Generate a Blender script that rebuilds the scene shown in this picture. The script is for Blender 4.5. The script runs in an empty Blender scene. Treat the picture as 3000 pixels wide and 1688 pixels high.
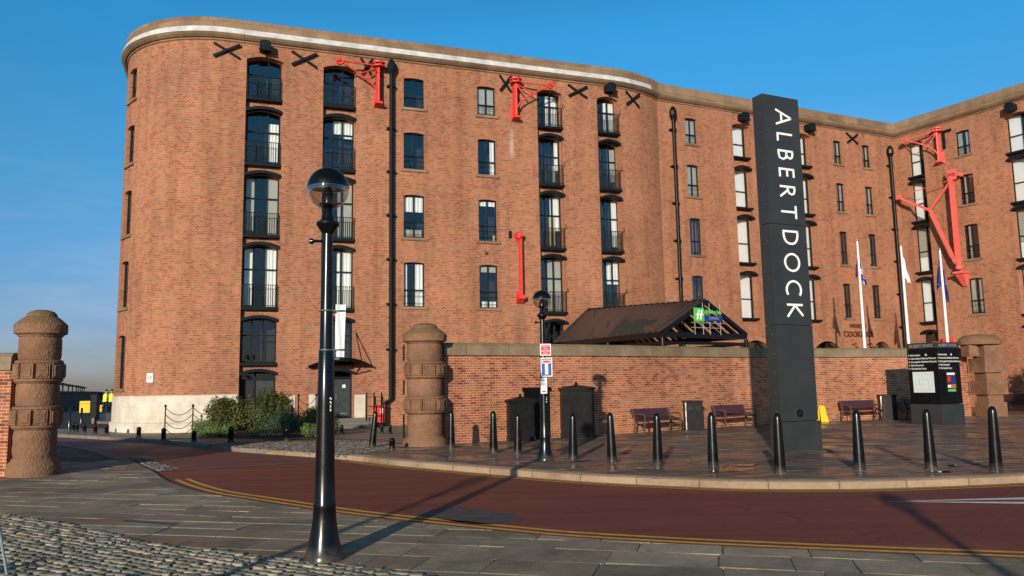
import bpy, math, random
from mathutils import Vector, Matrix
R = math.radians
SC = bpy.context.scene
COL = SC.collection
RND = random.Random(7)

# ------------------------------------------------------------------ helpers
W = {}          # world matrix of every object we parent things to


def emp(name, loc=(0, 0, 0), rz=0.0, label=None, cat=None, group=None):
    o = bpy.data.objects.new(name, None)
    o.empty_display_size = .2
    COL.objects.link(o)
    o.location = loc
    o.rotation_euler = (0, 0, rz)
    W[o] = Matrix.Translation(loc) @ Matrix.Rotation(rz, 4, 'Z')
    tag(o, label, cat, group)
    return o


def tag(o, label=None, cat=None, group=None, kind=None):
    if label: o['label'] = label
    if cat: o['category'] = cat
    if group: o['group'] = group
    if kind: o['kind'] = kind
    return o


def kids(o):
    return [c for c in bpy.data.objects if c.parent == o]


def copy_tree(o, loc=None, rz=None, scale=None, label=None, parent=None):
    c = o.copy()
    COL.objects.link(c)
    if parent is not None: c.parent = parent
    if loc is not None: c.location = loc
    if rz is not None: c.rotation_euler = (0, 0, rz)
    if scale is not None: c.scale = scale
    if label: c['label'] = label
    for ch in kids(o):
        copy_tree(ch, parent=c)
    return c


class MB:
    """collects geometry in world space; build() links it as one mesh object"""

    def __init__(self, smooth=None):
        self.v, self.f, self.uv, self.smooth = [], [], [], smooth

    def face(self, pts, uvs=None):
        i = len(self.v)
        self.v += [Vector(p) for p in pts]
        self.f.append(tuple(range(i, i + len(pts))))
        self.uv += list(uvs) if uvs else [(p[0], p[1]) for p in pts]

    def grid(self, rows, uvs=None, closed=False):
        n = len(rows[0])
        i0 = len(self.v)
        for r in rows: self.v += [Vector(p) for p in r]
        m = n if closed else n - 1
        for a in range(len(rows) - 1):
            for b in range(m):
                c = (b + 1) % n
                q = (a * n + b, a * n + c, (a + 1) * n + c, (a + 1) * n + b)
                self.f.append(tuple(i0 + k for k in q))
                if uvs:
                    self.uv += [uvs[a][b], uvs[a][b + 1], uvs[a + 1][b + 1], uvs[a + 1][b]]
                else:
                    self.uv += [(b / n, a), ((b + 1) / n, a), ((b + 1) / n, a + 1), (b / n, a + 1)]

    def hexa(self, p):
        """8 corners: 0-3 bottom ring, 4-7 top ring"""
        for q in ((0, 3, 2, 1), (4, 5, 6, 7), (0, 1, 5, 4), (1, 2, 6, 5), (2, 3, 7, 6), (3, 0, 4, 7)):
            pts = [p[k] for k in q]
            self.face(pts)

    def box(self, M, x0, x1, y0, y1, z0, z1):
        p = [M @ Vector(c) for c in ((x0, y0, z0), (x1, y0, z0), (x1, y1, z0), (x0, y1, z0), (x0, y0, z1), (x1, y0, z1), (x1, y1, z1), (x0, y1, z1))]
        self.hexa(p)

    def bar(self, a, b, w, h=None, up=(0, 0, 1)):
        a, b = Vector(a), Vector(b)
        h = h or w
        d = (b - a).normalized()
        u = Vector(up)
        if abs(d.dot(u)) > .98: u = Vector((0, 1, 0)) if abs(d.y) < .9 else Vector((1, 0, 0))
        s = d.cross(u).normalized()
        u = s.cross(d).normalized()
        q = []
        for e in (a, b):
            for (i, j) in ((-1, -1), (1, -1), (1, 1), (-1, 1)):
                q.append(e + s * (w / 2 * i) + u * (h / 2 * j))
        self.hexa(q)

    def tube(self, pts, r, n=8, caps=True):
        pts = [Vector(p) for p in pts]
        rr = r if isinstance(r, (list, tuple)) else [r] * len(pts)
        rows = []
        prev = None
        for i, p in enumerate(pts):
            d = (pts[min(i + 1, len(pts) - 1)] - pts[max(i - 1, 0)]).normalized()
            if prev is None:
                u = Vector((0, 0, 1)) if abs(d.z) < .9 else Vector((1, 0, 0))
                s = d.cross(u).normalized()
            else:
                s = (prev - d * prev.dot(d)).normalized()
            prev = s
            u = d.cross(s).normalized()
            rows.append([p + (s * math.cos(2 * math.pi * k / n) + u * math.sin(2 * math.pi * k / n)) * rr[i] for k in range(n)])
        self.grid(rows, closed=True)
        if caps:
            self.face(list(reversed(rows[0])))
            self.face(rows[-1])

    def lathe(self, prof, n=24, M=Matrix(), a0=0.0, caps=True):
        rows = [[M @ Vector((r * math.cos(a0 + 2 * math.pi * k / n), r * math.sin(a0 + 2 * math.pi * k / n), z)) for k in range(n)] for r, z in prof]
        self.grid(rows, closed=True)
        if caps:
            self.face(list(reversed(rows[0])))
            self.face(rows[-1])

    def prism(self, poly, M, h0, h1):
        """poly in the local xy plane, extruded along local z"""
        a = [M @ Vector((x, y, h0)) for x, y in poly]
        b = [M @ Vector((x, y, h1)) for x, y in poly]
        n = len(poly)
        self.face(list(reversed(a)))
        self.face(b)
        for i in range(n):
            j = (i + 1) % n
            self.face([a[i], a[j], b[j], b[i]])

    def build(self, name, mat, parent=None, angle=None):
        me = bpy.data.meshes.new(name)
        M = W[parent].inverted() if parent is not None else None
        vs = [tuple(M @ v) if M else tuple(v) for v in self.v]
        me.from_pydata(vs, [], self.f)
        ul = me.uv_layers.new(name='UVMap')
        flat = [c for u in self.uv for c in u]
        if len(flat) == len(ul.data) * 2: ul.data.foreach_set('uv', flat)
        o = bpy.data.objects.new(name, me)
        COL.objects.link(o)
        if mat: me.materials.append(mat)
        if parent is not None:
            o.parent = parent
            W[o] = W[parent]
        else:
            W[o] = Matrix()
        ang = angle if angle is not None else self.smooth
        if ang:
            import bmesh
            bm = bmesh.new(); bm.from_mesh(me)
            bmesh.ops.remove_doubles(bm, verts=bm.verts, dist=1e-5)
            bm.to_mesh(me); bm.free()
            me.polygons.foreach_set('use_smooth', [True] * len(me.polygons))
            me.set_sharp_from_angle(angle=R(ang))
        me.update()
        return o


def fr(o, x, n):
    """frame matrix from origin, x axis (horizontal) and outward normal (local -y points outward)"""
    x = Vector(x).normalized(); y = -Vector(n).normalized(); z = x.cross(y)
    return Matrix(((x.x, y.x, z.x, o[0]), (x.y, y.y, z.y, o[1]), (x.z, y.z, z.z, o[2]), (0, 0, 0, 1)))


def text_mb(s, size, M, depth=.01, align='CENTER', mb=None, bold=0.0, space=1.0):
    """text standing in the local xz plane of M, facing local -y"""
    cu = bpy.data.curves.new('lettering', 'FONT')
    cu.body = s; cu.size = size; cu.align_x = align; cu.align_y = 'CENTER'; cu.extrude = depth; cu.offset = bold
    cu.space_character = space; cu.resolution_u = 3
    o = bpy.data.objects.new('lettering', cu)
    COL.objects.link(o)
    dg = bpy.context.evaluated_depsgraph_get()
    dg.update()
    me = bpy.data.meshes.new_from_object(o.evaluated_get(dg))
    mb = mb or MB()
    T = M @ Matrix.Rotation(R(90), 4, 'X')
    for p in me.polygons:
        mb.face([T @ me.vertices[i].co for i in p.vertices])
    bpy.data.objects.remove(o); bpy.data.curves.remove(cu); bpy.data.meshes.remove(me)
    return mb


# ------------------------------------------------------------------ camera (fitted to the photograph)
F, CX, CY = 2300., 1500., 844.
PITCH, ROLL = math.atan(285 / F), R(1.0)
CAMP = Vector((0, 0, 1.7))
_f = Vector((0, math.cos(PITCH), math.sin(PITCH)))
_u = Vector((0, -math.sin(PITCH), math.cos(PITCH)))
_r = Vector((1, 0, 0))
c_, s_ = math.cos(ROLL), math.sin(ROLL)
CR = _r * c_ - _u * s_
CU = _r * s_ + _u * c_
cam = bpy.data.cameras.new('camera')
co = bpy.data.objects.new('camera', cam)
COL.objects.link(co)
cam.sensor_width = 36
cam.lens = F / 3000 * 36
cam.clip_end = 5000
cam.clip_start = .05
co.matrix_world = Matrix(((CR.x, CU.x, -_f.x, 0), (CR.y, CU.y, -_f.y, 0), (CR.z, CU.z, -_f.z, 1.7), (0, 0, 0, 1)))
SC.camera = co


def gp(px, py, z=0.0):
    """the point of a level plane that the survey photograph shows at px, py"""
    d = _f + CR * ((px - CX) / F) - CU * ((py - CY) / F)
    return CAMP + d * ((z - 1.7) / d.z)


# ------------------------------------------------------------------ materials
def nt(name):
    m = bpy.data.materials.new(name)
    m.use_nodes = True
    t = m.node_tree
    t.nodes.clear()
    out = t.nodes.new('ShaderNodeOutputMaterial')
    b = t.nodes.new('ShaderNodeBsdfPrincipled')
    t.links.new(b.outputs[0], out.inputs[0])
    return m, t, b, out


def N(t, typ, inp=None, **kw):
    n = t.nodes.new(typ)
    for k, v in kw.items(): setattr(n, k, v)
    for k, v in (inp or {}).items():
        if hasattr(v, 'links') and hasattr(v, 'is_output'): t.links.new(v, n.inputs[k])
        else: n.inputs[k].default_value = v
    return n


def rgb(h):
    return (*h, 1) if len(h) == 3 else h


def mixc(t, fac, a, b, mode='MIX'):
    n = N(t, 'ShaderNodeMix', data_type='RGBA', blend_type=mode)
    for k, v in ((0, fac), (6, a), (7, b)):
        if hasattr(v, 'is_output'): t.links.new(v, n.inputs[k])
        else: n.inputs[k].default_value = rgb(v) if k != 0 else v
    return n.outputs[2]


def ramp(t, fac, lo, hi, a=(0, 0, 0), b=(1, 1, 1)):
    n = N(t, 'ShaderNodeValToRGB', {0: fac})
    n.color_ramp.elements[0].position = lo; n.color_ramp.elements[0].color = rgb(a)
    n.color_ramp.elements[1].position = hi; n.color_ramp.elements[1].color = rgb(b)
    return n.outputs[0]


def noise(t, vec, scale, detail=4, rough=.55, out=0):
    n = N(t, 'ShaderNodeTexNoise', {'Scale': scale, 'Detail': detail, 'Roughness': rough})
    if vec is not None: t.links.new(vec, n.inputs['Vector'])
    return n.outputs[out]


def coords(t, kind='Object', scale=(1, 1, 1), rot=(0, 0, 0), loc=(0, 0, 0)):
    c = N(t, 'ShaderNodeTexCoord')
    m = N(t, 'ShaderNodeMapping', {'Vector': c.outputs[kind], 'Scale': scale, 'Rotation': rot, 'Location': loc})
    return m.outputs[0]


def bump(t, b, h, strength=.3, dist=.01):
    n = N(t, 'ShaderNodeBump', {'Height': h, 'Strength': strength, 'Distance': dist})
    t.links.new(n.outputs[0], b.inputs['Normal'])


def plain(name, col, rough=.5, metal=0., var=.25, nscale=6., bmp=0.0, bscale=60., spec=.5, coat=0.):
    m, t, b, o = nt(name)
    v = coords(t)
    n = noise(t, v, nscale, 5)
    f = ramp(t, n, .3, .7)
    c2 = tuple(x * (1 - var) for x in col)
    t.links.new(mixc(t, f, c2, col), b.inputs['Base Color'])
    r = N(t, 'ShaderNodeMapRange', {0: n, 1: .3, 2: .7, 3: rough * .8, 4: min(1, rough * 1.2)})
    t.links.new(r.outputs[0], b.inputs['Roughness'])
    b.inputs['Metallic'].default_value = metal
    b.inputs['Specular IOR Level'].default_value = spec
    b.inputs['Coat Weight'].default_value = coat
    if bmp: bump(t, b, noise(t, v, bscale, 3), bmp, .01)
    return m


def brick(name, c1, c2, mortar, row=.075, bw=.225, ms=.008, stain=(.42, .36, .34), pale=(1.15, 1.1, 1.05), mott=.75, bstr=.35, soot=.0, bias=0., dkf=.45, marks=(), tanf=.45):
    m, t, b, o = nt(name)
    uv = coords(t, 'UV')
    wob = noise(t, uv, .7, 2, out=1)
    va = N(t, 'ShaderNodeVectorMath', {0: uv, 1: (0, 0, 0)}, operation='ADD')
    sc = N(t, 'ShaderNodeVectorMath', {0: wob, 3: .02}, operation='SCALE')
    t.links.new(sc.outputs[0], va.inputs[1])
    bk = N(t, 'ShaderNodeTexBrick', {'Vector': va.outputs[0], 'Color1': rgb(c1), 'Color2': rgb(c2), 'Mortar': rgb(mortar), 'Scale': 1.0, 'Mortar Size': ms, 'Mortar Smooth': .3, 'Bias': bias, 'Brick Width': bw, 'Row Height': row})
    bk.offset = .5
    # darker burnt bricks here and there
    bk2 = N(t, 'ShaderNodeTexBrick', {'Vector': va.outputs[0], 'Color1': rgb((1, 1, 1)), 'Color2': rgb((.0, .0, .0)), 'Mortar': rgb((0, 0, 0)), 'Scale': 1.0, 'Mortar Size': 0.0, 'Bias': 0., 'Brick Width': bw, 'Row Height': row})
    bk2.offset = .5
    dk = ramp(t, bk2.outputs[0], .0, .35, stain, (1, 1, 1))
    c = mixc(t, dkf, bk.outputs[0], dk, 'MULTIPLY')
    big = noise(t, uv, .24, 7, .66)
    c = mixc(t, mott, c, ramp(t, big, .32, .68, (.72, .66, .64), pale), 'MULTIPLY')
    fine = noise(t, uv, 3.2, 4, .7)
    c = mixc(t, .28, c, ramp(t, fine, .3, .72, (.6, .55, .53), (1.2, 1.2, 1.2)), 'MULTIPLY')
    tan = noise(t, uv, 1.3, 7, .75)
    tm = N(t, 'ShaderNodeMath', {0: ramp(t, tan, .47, .62), 1: tanf}, operation='MULTIPLY')
    c = mixc(t, tm.outputs[0], c, (.33, .19, .10))
    # vertical run-off streaks
    mp = N(t, 'ShaderNodeMapping', {'Vector': uv, 'Scale': (1.1, .09, 1)})
    st = noise(t, mp.outputs[0], 1.6, 5, .6)
    c = mixc(t, .65 + soot, c, ramp(t, st, .32, .54, (.62, .6, .6), (1, 1, 1)), 'MULTIPLY')
    # pale efflorescence
    ef = noise(t, uv, .9, 7, .7)
    c = mixc(t, ramp(t, ef, .66, .8, (0, 0, 0), (.45, .45, .45)), c, (.5, .42, .36))
    if marks:
        sp = N(t, 'ShaderNodeSeparateXYZ', {0: uv})
        rag = N(t, 'ShaderNodeMath', {0: noise(t, uv, 2.2, 6, .7), 1: 1.3}, operation='MULTIPLY')
        for mu, mz0, mz1, mw, mc, mst in marks:
            du = N(t, 'ShaderNodeMath', {0: sp.outputs[0], 1: mu}, operation='SUBTRACT')
            au = N(t, 'ShaderNodeMath', {0: du.outputs[0]}, operation='ABSOLUTE')
            fu = N(t, 'ShaderNodeMapRange', {0: au.outputs[0], 1: 0., 2: mw, 3: 1., 4: 0.})
            dz = N(t, 'ShaderNodeMath', {0: sp.outputs[1], 1: (mz0 + mz1) / 2}, operation='SUBTRACT')
            az = N(t, 'ShaderNodeMath', {0: dz.outputs[0]}, operation='ABSOLUTE')
            fz = N(t, 'ShaderNodeMapRange', {0: az.outputs[0], 1: (mz1 - mz0) * .2, 2: (mz1 - mz0) * .5, 3: 1., 4: 0.})
            f1 = N(t, 'ShaderNodeMath', {0: fu.outputs[0], 1: fz.outputs[0]}, operation='MULTIPLY')
            f2 = N(t, 'ShaderNodeMath', {0: f1.outputs[0], 1: rag.outputs[0]}, operation='MULTIPLY')
            f3 = N(t, 'ShaderNodeMath', {0: f2.outputs[0], 1: mst}, operation='MULTIPLY', use_clamp=True)
            c = mixc(t, f3.outputs[0], c, mc)
    t.links.new(c, b.inputs['Base Color'])
    b.inputs['Roughness'].default_value = .9
    b.inputs['Specular IOR Level'].default_value = .25
    bump(t, b, bk.outputs['Fac'], -bstr, .012)
    return m


def stone(name, c1, c2, dark=(.3, .28, .25), bl=(1.2, .45), moss=0., lump=.0, lscale=9., ms=.006, blocks=True):
    m, t, b, o = nt(name)
    uv = coords(t, 'UV'); ob = coords(t)
    if blocks:
        bk = N(t, 'ShaderNodeTexBrick', {'Vector': uv, 'Color1': rgb(c1), 'Color2': rgb(c2), 'Mortar': rgb(tuple(x * .4 for x in c1)), 'Scale': 1.0, 'Mortar Size': ms, 'Brick Width': bl[0], 'Row Height': bl[1]})
        c = bk.outputs[0]
    else:
        c = mixc(t, ramp(t, noise(t, ob, 1.3, 4), .35, .65), c1, c2)
    n1 = noise(t, ob, 1.1, 6, .65)
    c = mixc(t, .75, c, ramp(t, n1, .3, .66, tuple(x / .6 for x in dark), (1.1, 1.1, 1.1)), 'MULTIPLY')
    n2 = noise(t, ob, 14, 5, .7)
    c = mixc(t, .5, c, ramp(t, n2, .25, .75, (.6, .6, .6), (1.25, 1.25, 1.25)), 'MULTIPLY')
    if moss:
        g = N(t, 'ShaderNodeNewGeometry')
        sep = N(t, 'ShaderNodeSeparateXYZ', {0: g.outputs['Normal']})
        up = N(t, 'ShaderNodeMapRange', {0: sep.outputs[2], 1: .25, 2: .8, 3: 0., 4: moss})
        mm = N(t, 'ShaderNodeMath', {0: up.outputs[0], 1: ramp(t, noise(t, ob, 3.5, 5, .7), .35, .6)}, operation='MULTIPLY')
        c = mixc(t, mm.outputs[0], c, (.13, .12, .035))
    t.links.new(c, b.inputs['Base Color'])
    b.inputs['Roughness'].default_value = .88
    b.inputs['Specular IOR Level'].default_value = .25
    h = noise(t, ob, 28, 4, .7)
    if lump:
        vo = N(t, 'ShaderNodeTexVoronoi', {'Vector': ob, 'Scale': lscale, 'Randomness': 1.}, feature='SMOOTH_F1')
        hh = N(t, 'ShaderNodeMath', {0: vo.outputs[0], 1: lump}, operation='MULTIPLY')
        h2 = N(t, 'ShaderNodeMath', {0: h, 1: .25}, operation='MULTIPLY')
        ad = N(t, 'ShaderNodeMath', {0: hh.outputs[0], 1: h2.outputs[0]}, operation='ADD')
        bump(t, b, ad.outputs[0], .95, .04)
    else:
        bump(t, b, h, .5, .012)
    return m


def flags(name, c1, c2, c3, bw, rh, rot, mortar=(.05, .045, .035), rough=(.35, .8), wet=0., ms=.012, mossc=(.07, .075, .03), msz=2.2, bst=.35, spec=.5):
    m, t, b, o = nt(name)
    v = coords(t, 'Object', rot=(0, 0, rot))
    wob = noise(t, v, .6, 2, out=1)
    va = N(t, 'ShaderNodeVectorMath', {0: v}, operation='ADD')
    sc = N(t, 'ShaderNodeVectorMath', {0: wob, 3: .10}, operation='SCALE')
    t.links.new(sc.outputs[0], va.inputs[1])
    kw = {'Vector': va.outputs[0], 'Scale': 1.0, 'Mortar Smooth': .15, 'Brick Width': bw, 'Row Height': rh}
    bk = N(t, 'ShaderNodeTexBrick', dict(kw, Color1=rgb(c1), Color2=rgb(c2), Mortar=rgb(mortar), **{'Mortar Size': ms}))
    bk.offset = .37; bk.squash = 1.35; bk.squash_frequency = 3
    bk2 = N(t, 'ShaderNodeTexBrick', dict(kw, Color1=rgb((0, 0, 0)), Color2=rgb((1, 1, 1)), Mortar=rgb((.5, .5, .5)), **{'Mortar Size': 0.}))
    bk2.offset = .37; bk2.squash = 1.35; bk2.squash_frequency = 3
    rnd = bk2.outputs[0]
    c = mixc(t, ramp(t, rnd, .62, .72), bk.outputs[0], c3)
    jn = noise(t, v, 1.7, 4, .6)
    c = mixc(t, bk.outputs['Fac'], c, mixc(t, ramp(t, jn, .42, .62), mortar, (.3, .27, .22)))
    n1 = noise(t, v, .55, 6, .65)
    c = mixc(t, .8, c, ramp(t, n1, .3, .7, (.5, .5, .5), (1.3, 1.27, 1.22)), 'MULTIPLY')
    n2 = noise(t, v, 9, 6, .75)
    c = mixc(t, .65, c, ramp(t, n2, .3, .7, (.5, .5, .5), (1.35, 1.35, 1.35)), 'MULTIPLY')
    mo = noise(t, v, msz, 6, .7)
    mk = N(t, 'ShaderNodeMath', {0: ramp(t, mo, .52, .66), 1: .6}, operation='MULTIPLY')
    c = mixc(t, mk.outputs[0], c, mossc)
    sp = noise(t, v, 38, 2, .5)
    c = mixc(t, ramp(t, sp, .7, .76, (0, 0, 0), (.5, .5, .5)), c, (.4, .38, .33))
    t.links.new(c, b.inputs['Base Color'])
    rr = N(t, 'ShaderNodeMapRange', {0: noise(t, v, .8, 5, .6), 1: .38, 2: .62, 3: rough[0], 4: rough[1]})
    r2 = N(t, 'ShaderNodeMapRange', {0: rnd, 1: 0., 2: 1., 3: -.12, 4: .12})
    ad = N(t, 'ShaderNodeMath', {0: rr.outputs[0], 1: r2.outputs[0]}, operation='ADD')
    t.links.new(ad.outputs[0], b.inputs['Roughness'])
    b.inputs['Specular IOR Level'].default_value = spec
    # height: joints, per-slab tilt, grain
    h = N(t, 'ShaderNodeMath', {0: bk.outputs['Fac'], 1: -1.2}, operation='MULTIPLY')
    h2 = N(t, 'ShaderNodeMath', {0: rnd, 1: .8}, operation='MULTIPLY')
    a1 = N(t, 'ShaderNodeMath', {0: h.outputs[0], 1: h2.outputs[0]}, operation='ADD')
    h3 = N(t, 'ShaderNodeMath', {0: noise(t, v, 5, 6, .7), 1: .9}, operation='MULTIPLY')
    a2 = N(t, 'ShaderNodeMath', {0: a1.outputs[0], 1: h3.outputs[0]}, operation='ADD')
    bump(t, b, a2.outputs[0], bst, .03)
    return m


M = {}
M['brick'] = brick('warm_brick', (.43, .155, .08), (.27, .09, .049), (.43, .28, .18), bw=.16, ms=.010, stain=(.35, .3, .3), dkf=.28)
M['brick_a'] = brick('warm_stained_brick', (.43, .155, .08), (.27, .09, .049), (.43, .28, .18), bw=.16, ms=.010, stain=(.35, .3, .3), dkf=.28,
                     marks=[(13.4, 2.9, 5.7, .42, (.07, .045, .035), .75), (13.15, 12.6, 14.4, .16, (.62, .56, .52), .6), (13.9, 8.2, 8.9, .3, (.09, .06, .05), .4), (6.6, 13.2, 14.7, .3, (.12, .06, .045), .5), (1.5, 2.3, 2.9, .8, (.1, .06, .045), .4), (-2.2, 14.2, 16.8, 1.8, (.12, .07, .065), .4), (8.3, 14.0, 14.65, .5, (.12, .07, .05), .35), (11.9, 14.0, 14.65, .5, (.12, .07, .05), .35), (8.3, 4.5, 5.2, .5, (.12, .07, .05), .35)])
M['brick_wall'] = brick('boundary_brick', (.47, .135, .058), (.28, .074, .038), (.54, .37, .25), ms=.012, stain=(.35, .3, .3), mott=.85, bstr=.6, soot=.1, dkf=.6)
M['sand'] = stone('brown_sandstone', (.30, .20, .125), (.22, .14, .085), moss=.25, bl=(1.25, .6))
M['sandpil'] = stone('pillar_sandstone', (.29, .16, .095), (.20, .107, .062), dark=(.3, .27, .24), moss=.7, lump=.55, lscale=24, blocks=False)
M['coping'] = stone('mossy_coping', (.27, .205, .135), (.2, .155, .1), moss=.75, bl=(1.5, 3.), ms=.01)
M['lime'] = stone('white_limestone', (.66, .60, .5), (.60, .54, .44), dark=(.42, .39, .36), bl=(.8, .42), ms=.0025)
M['lead'] = plain('white_flashing', (.66, .66, .63), .65, var=.4, nscale=2.2)
M['black'] = plain('black_gloss_paint', (.004, .005, .0055), .24, var=.4, nscale=5, bmp=.05, bscale=14, spec=.38)


def wear(m, top=.16):
    """dust thrown up on the foot of street furniture, and a few chips"""
    t = m.node_tree
    b = next(n for n in t.nodes if n.type == 'BSDF_PRINCIPLED')
    v = coords(t)
    sp = N(t, 'ShaderNodeSeparateXYZ', {0: v})
    f = N(t, 'ShaderNodeMapRange', {0: sp.outputs[2], 1: 0., 2: top, 3: 1., 4: 0.})
    g = N(t, 'ShaderNodeMath', {0: f.outputs[0], 1: ramp(t, noise(t, v, 14, 5, .7), .3, .7)}, operation='MULTIPLY')
    c = mixc(t, g.outputs[0], b.inputs['Base Color'].links[0].from_socket, (.11, .095, .075))
    c = mixc(t, ramp(t, noise(t, v, 16, 6, .75), .68, .71, (0, 0, 0), (.5, .5, .5)), c, (.10, .085, .07))
    t.links.new(c, b.inputs['Base Color'])


wear(M['black'])
M['blackmatt'] = plain('old_black_paint', (.005, .0055, .006), .42, var=.5, nscale=4, spec=.2)
M['iron'] = plain('dark_blue_grey_paint', (.009, .015, .019), .5, var=.3, nscale=5, spec=.1)
M['ironbar'] = plain('railing_paint', (.012, .016, .018), .55, var=.3, spec=.08)
M['frame'] = plain('window_frame_paint', (.010, .018, .022), .45, var=.2, spec=.1)
M['red'] = plain('crane_red_paint', (.72, .045, .03), .5, var=.22, nscale=4, bmp=.1)
M['pinkred'] = plain('faded_crane_red_paint', (.80, .135, .105), .55, var=.2, nscale=3, bmp=.1)
M['white'] = plain('white_paint', (.8, .8, .78), .45, var=.08)
M['curtain'] = plain('white_curtain', (.88, .86, .79), .85, var=.1, nscale=2)
M['whiteblind'] = plain('white_blind', (.92, .91, .87), .8, var=.05, nscale=1)
M['blind'] = plain('beige_blind', (.46, .43, .34), .85, var=.15, nscale=2)
M['yellowc'] = plain('yellow_curtain', (.68, .5, .1), .85, var=.2)
M['purple'] = plain('plum_curtain', (.22, .06, .09), .85, var=.3)
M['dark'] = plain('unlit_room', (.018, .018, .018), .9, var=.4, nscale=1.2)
M['door'] = plain('dark_door_paint', (.028, .038, .04), .45, var=.2)
M['sign'] = plain('charcoal_panel', (.03, .032, .032), .5, var=.15, nscale=1.5)
M['signside'] = plain('charcoal_side_panel', (.022, .024, .026), .45, var=.15, nscale=1.5)
M['letters'] = plain('white_lettering', (.85, .85, .83), .5, var=.04)
M['brownlet'] = plain('brown_lettering', (.12, .04, .018), .6, var=.2)
M['grey'] = plain('grey_lettering', (.3, .3, .3), .5)
M['softwhite'] = plain('dull_white_lettering', (.5, .5, .48), .6)
M['signred'] = plain('sign_red', (.55, .02, .035), .5, var=.1)
M['signblue'] = plain('sign_blue', (.01, .07, .30), .45, var=.1)
M['green'] = plain('sign_green', (.10, .52, .09), .5, var=.1)
M['navy'] = plain('sign_navy', (.012, .03, .25), .5, var=.1)
M['steel'] = plain('galvanised_steel', (.5, .5, .5), .35, metal=.9, var=.2)
M['bench'] = plain('plum_bench_slats', (.075, .024, .036), .45, var=.4, nscale=10)
M['yellow'] = plain('yellow_plastic', (.85, .55, .02), .5, var=.12)
M['vest'] = plain('high_visibility_cloth', (.62, .85, .05), .7, var=.15)
M['cloth'] = plain('dark_cloth', (.02, .022, .03), .85, var=.3)
M['skin'] = plain('skin', (.5, .28, .2), .6, var=.1)
M['hair'] = plain('dark_hair', (.02, .014, .01), .7)
M['banner'] = plain('white_banner_cloth', (.85, .86, .88), .7, var=.05)
M['palepaint'] = plain('pale_blue_grey_paint', (.16, .24, .25), .6, var=.3)
M['soil'] = plain('soil', (.045, .032, .022), .95, var=.5, nscale=12, bmp=.8)
M['stem'] = plain('woody_stem', (.09, .055, .035), .9, var=.4)
M['rubber'] = plain('tyre_rubber', (.015, .015, .015), .8)
M['carpaint'] = plain('black_car_paint', (.008, .008, .012), .18, coat=.8, var=.1)
M['plate'] = plain('yellow_number_plate', (.8, .5, .02), .4, var=.05)
M['lampred'] = plain('red_lamp_lens', (.4, .01, .01), .2)
M['yline'] = plain('yellow_road_paint', (.72, .40, .05), .75, var=.4, nscale=9)
M['wline'] = plain('white_road_paint', (.72, .70, .66), .75, var=.25, nscale=7)
M['setts_gap'] = plain('earth_joints', (.04, .036, .022), .95, var=.6, nscale=7, bmp=.5)
M['promwall'] = brick('promenade_brick', (.16, .055, .04), (.11, .04, .03), (.14, .09, .07))
M['mapwhite'] = plain('map_sheet', (.62, .7, .68), .5, var=.18, nscale=18)
M['eu'] = plain('blue_flag_cloth', (.012, .03, .22), .8, var=.2)
M['flagred'] = plain('red_flag_cloth', (.5, .02, .03), .8, var=.2)
M['gold'] = plain('gold_star', (.8, .55, .05), .6)
M['terracotta'] = plain('terracotta', (.5, .16, .05), .8)
M['concrete'] = plain('grey_paving', (.16, .145, .13), .8, var=.35, nscale=3, bmp=.3)
M['roofgrey'] = plain('roof_felt', (.1, .1, .1), .9)


def glass_mat(name, tint=(.88, .92, .93), refl=.06):
    m, t, b, o = nt(name)
    t.nodes.remove(b)
    tr = N(t, 'ShaderNodeBsdfTransparent', {0: rgb(tint)})
    gl = N(t, 'ShaderNodeBsdfGlossy', {'Color': (1, 1, 1, 1), 'Roughness': .03})
    lw = N(t, 'ShaderNodeLayerWeight', {0: .35})
    mr = N(t, 'ShaderNodeMapRange', {0: lw.outputs[1], 1: 0., 2: 1., 3: refl, 4: .9})
    nb = N(t, 'ShaderNodeBump', {'Height': noise(t, coords(t), 1.4, 2), 'Strength': .14, 'Distance': .06})
    t.links.new(nb.outputs[0], gl.inputs['Normal'])
    mx = N(t, 'ShaderNodeMixShader', {0: mr.outputs[0], 1: tr.outputs[0], 2: gl.outputs[0]})
    t.links.new(mx.outputs[0], o.inputs[0])
    return m


M['glass'] = glass_mat('window_glass')
M['globe'] = glass_mat('clear_globe', (.9, .88, .85), .07)


def island(name, cols, rough=.8, bmp=.0, sss=0., vscale=20., spec=.3, trans=0.):
    m, t, b, o = nt(name)
    g = N(t, 'ShaderNodeNewGeometry')
    n = N(t, 'ShaderNodeValToRGB', {0: g.outputs['Random Per Island']})
    el = n.color_ramp.elements
    while len(el) < len(cols): el.new(.5)
    for i, c in enumerate(cols):
        el[i].position = i / (len(cols) - 1); el[i].color = rgb(c)
    v = coords(t)
    c = mixc(t, .6, n.outputs[0], ramp(t, noise(t, v, vscale, 5, .7), .3, .7, (.55, .55, .55), (1.25, 1.25, 1.25)), 'MULTIPLY')
    t.links.new(c, b.inputs['Base Color'])
    b.inputs['Roughness'].default_value = rough
    b.inputs['Specular IOR Level'].default_value = spec
    if bmp: bump(t, b, noise(t, v, vscale * 2.5, 4, .7), bmp, .012)
    if trans:
        tl = N(t, 'ShaderNodeBsdfTranslucent')
        t.links.new(c, tl.inputs[0])
        mx = N(t, 'ShaderNodeMixShader', {0: trans, 1: b.outputs[0], 2: tl.outputs[0]})
        t.links.new(mx.outputs[0], o.inputs[0])
    return m


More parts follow.
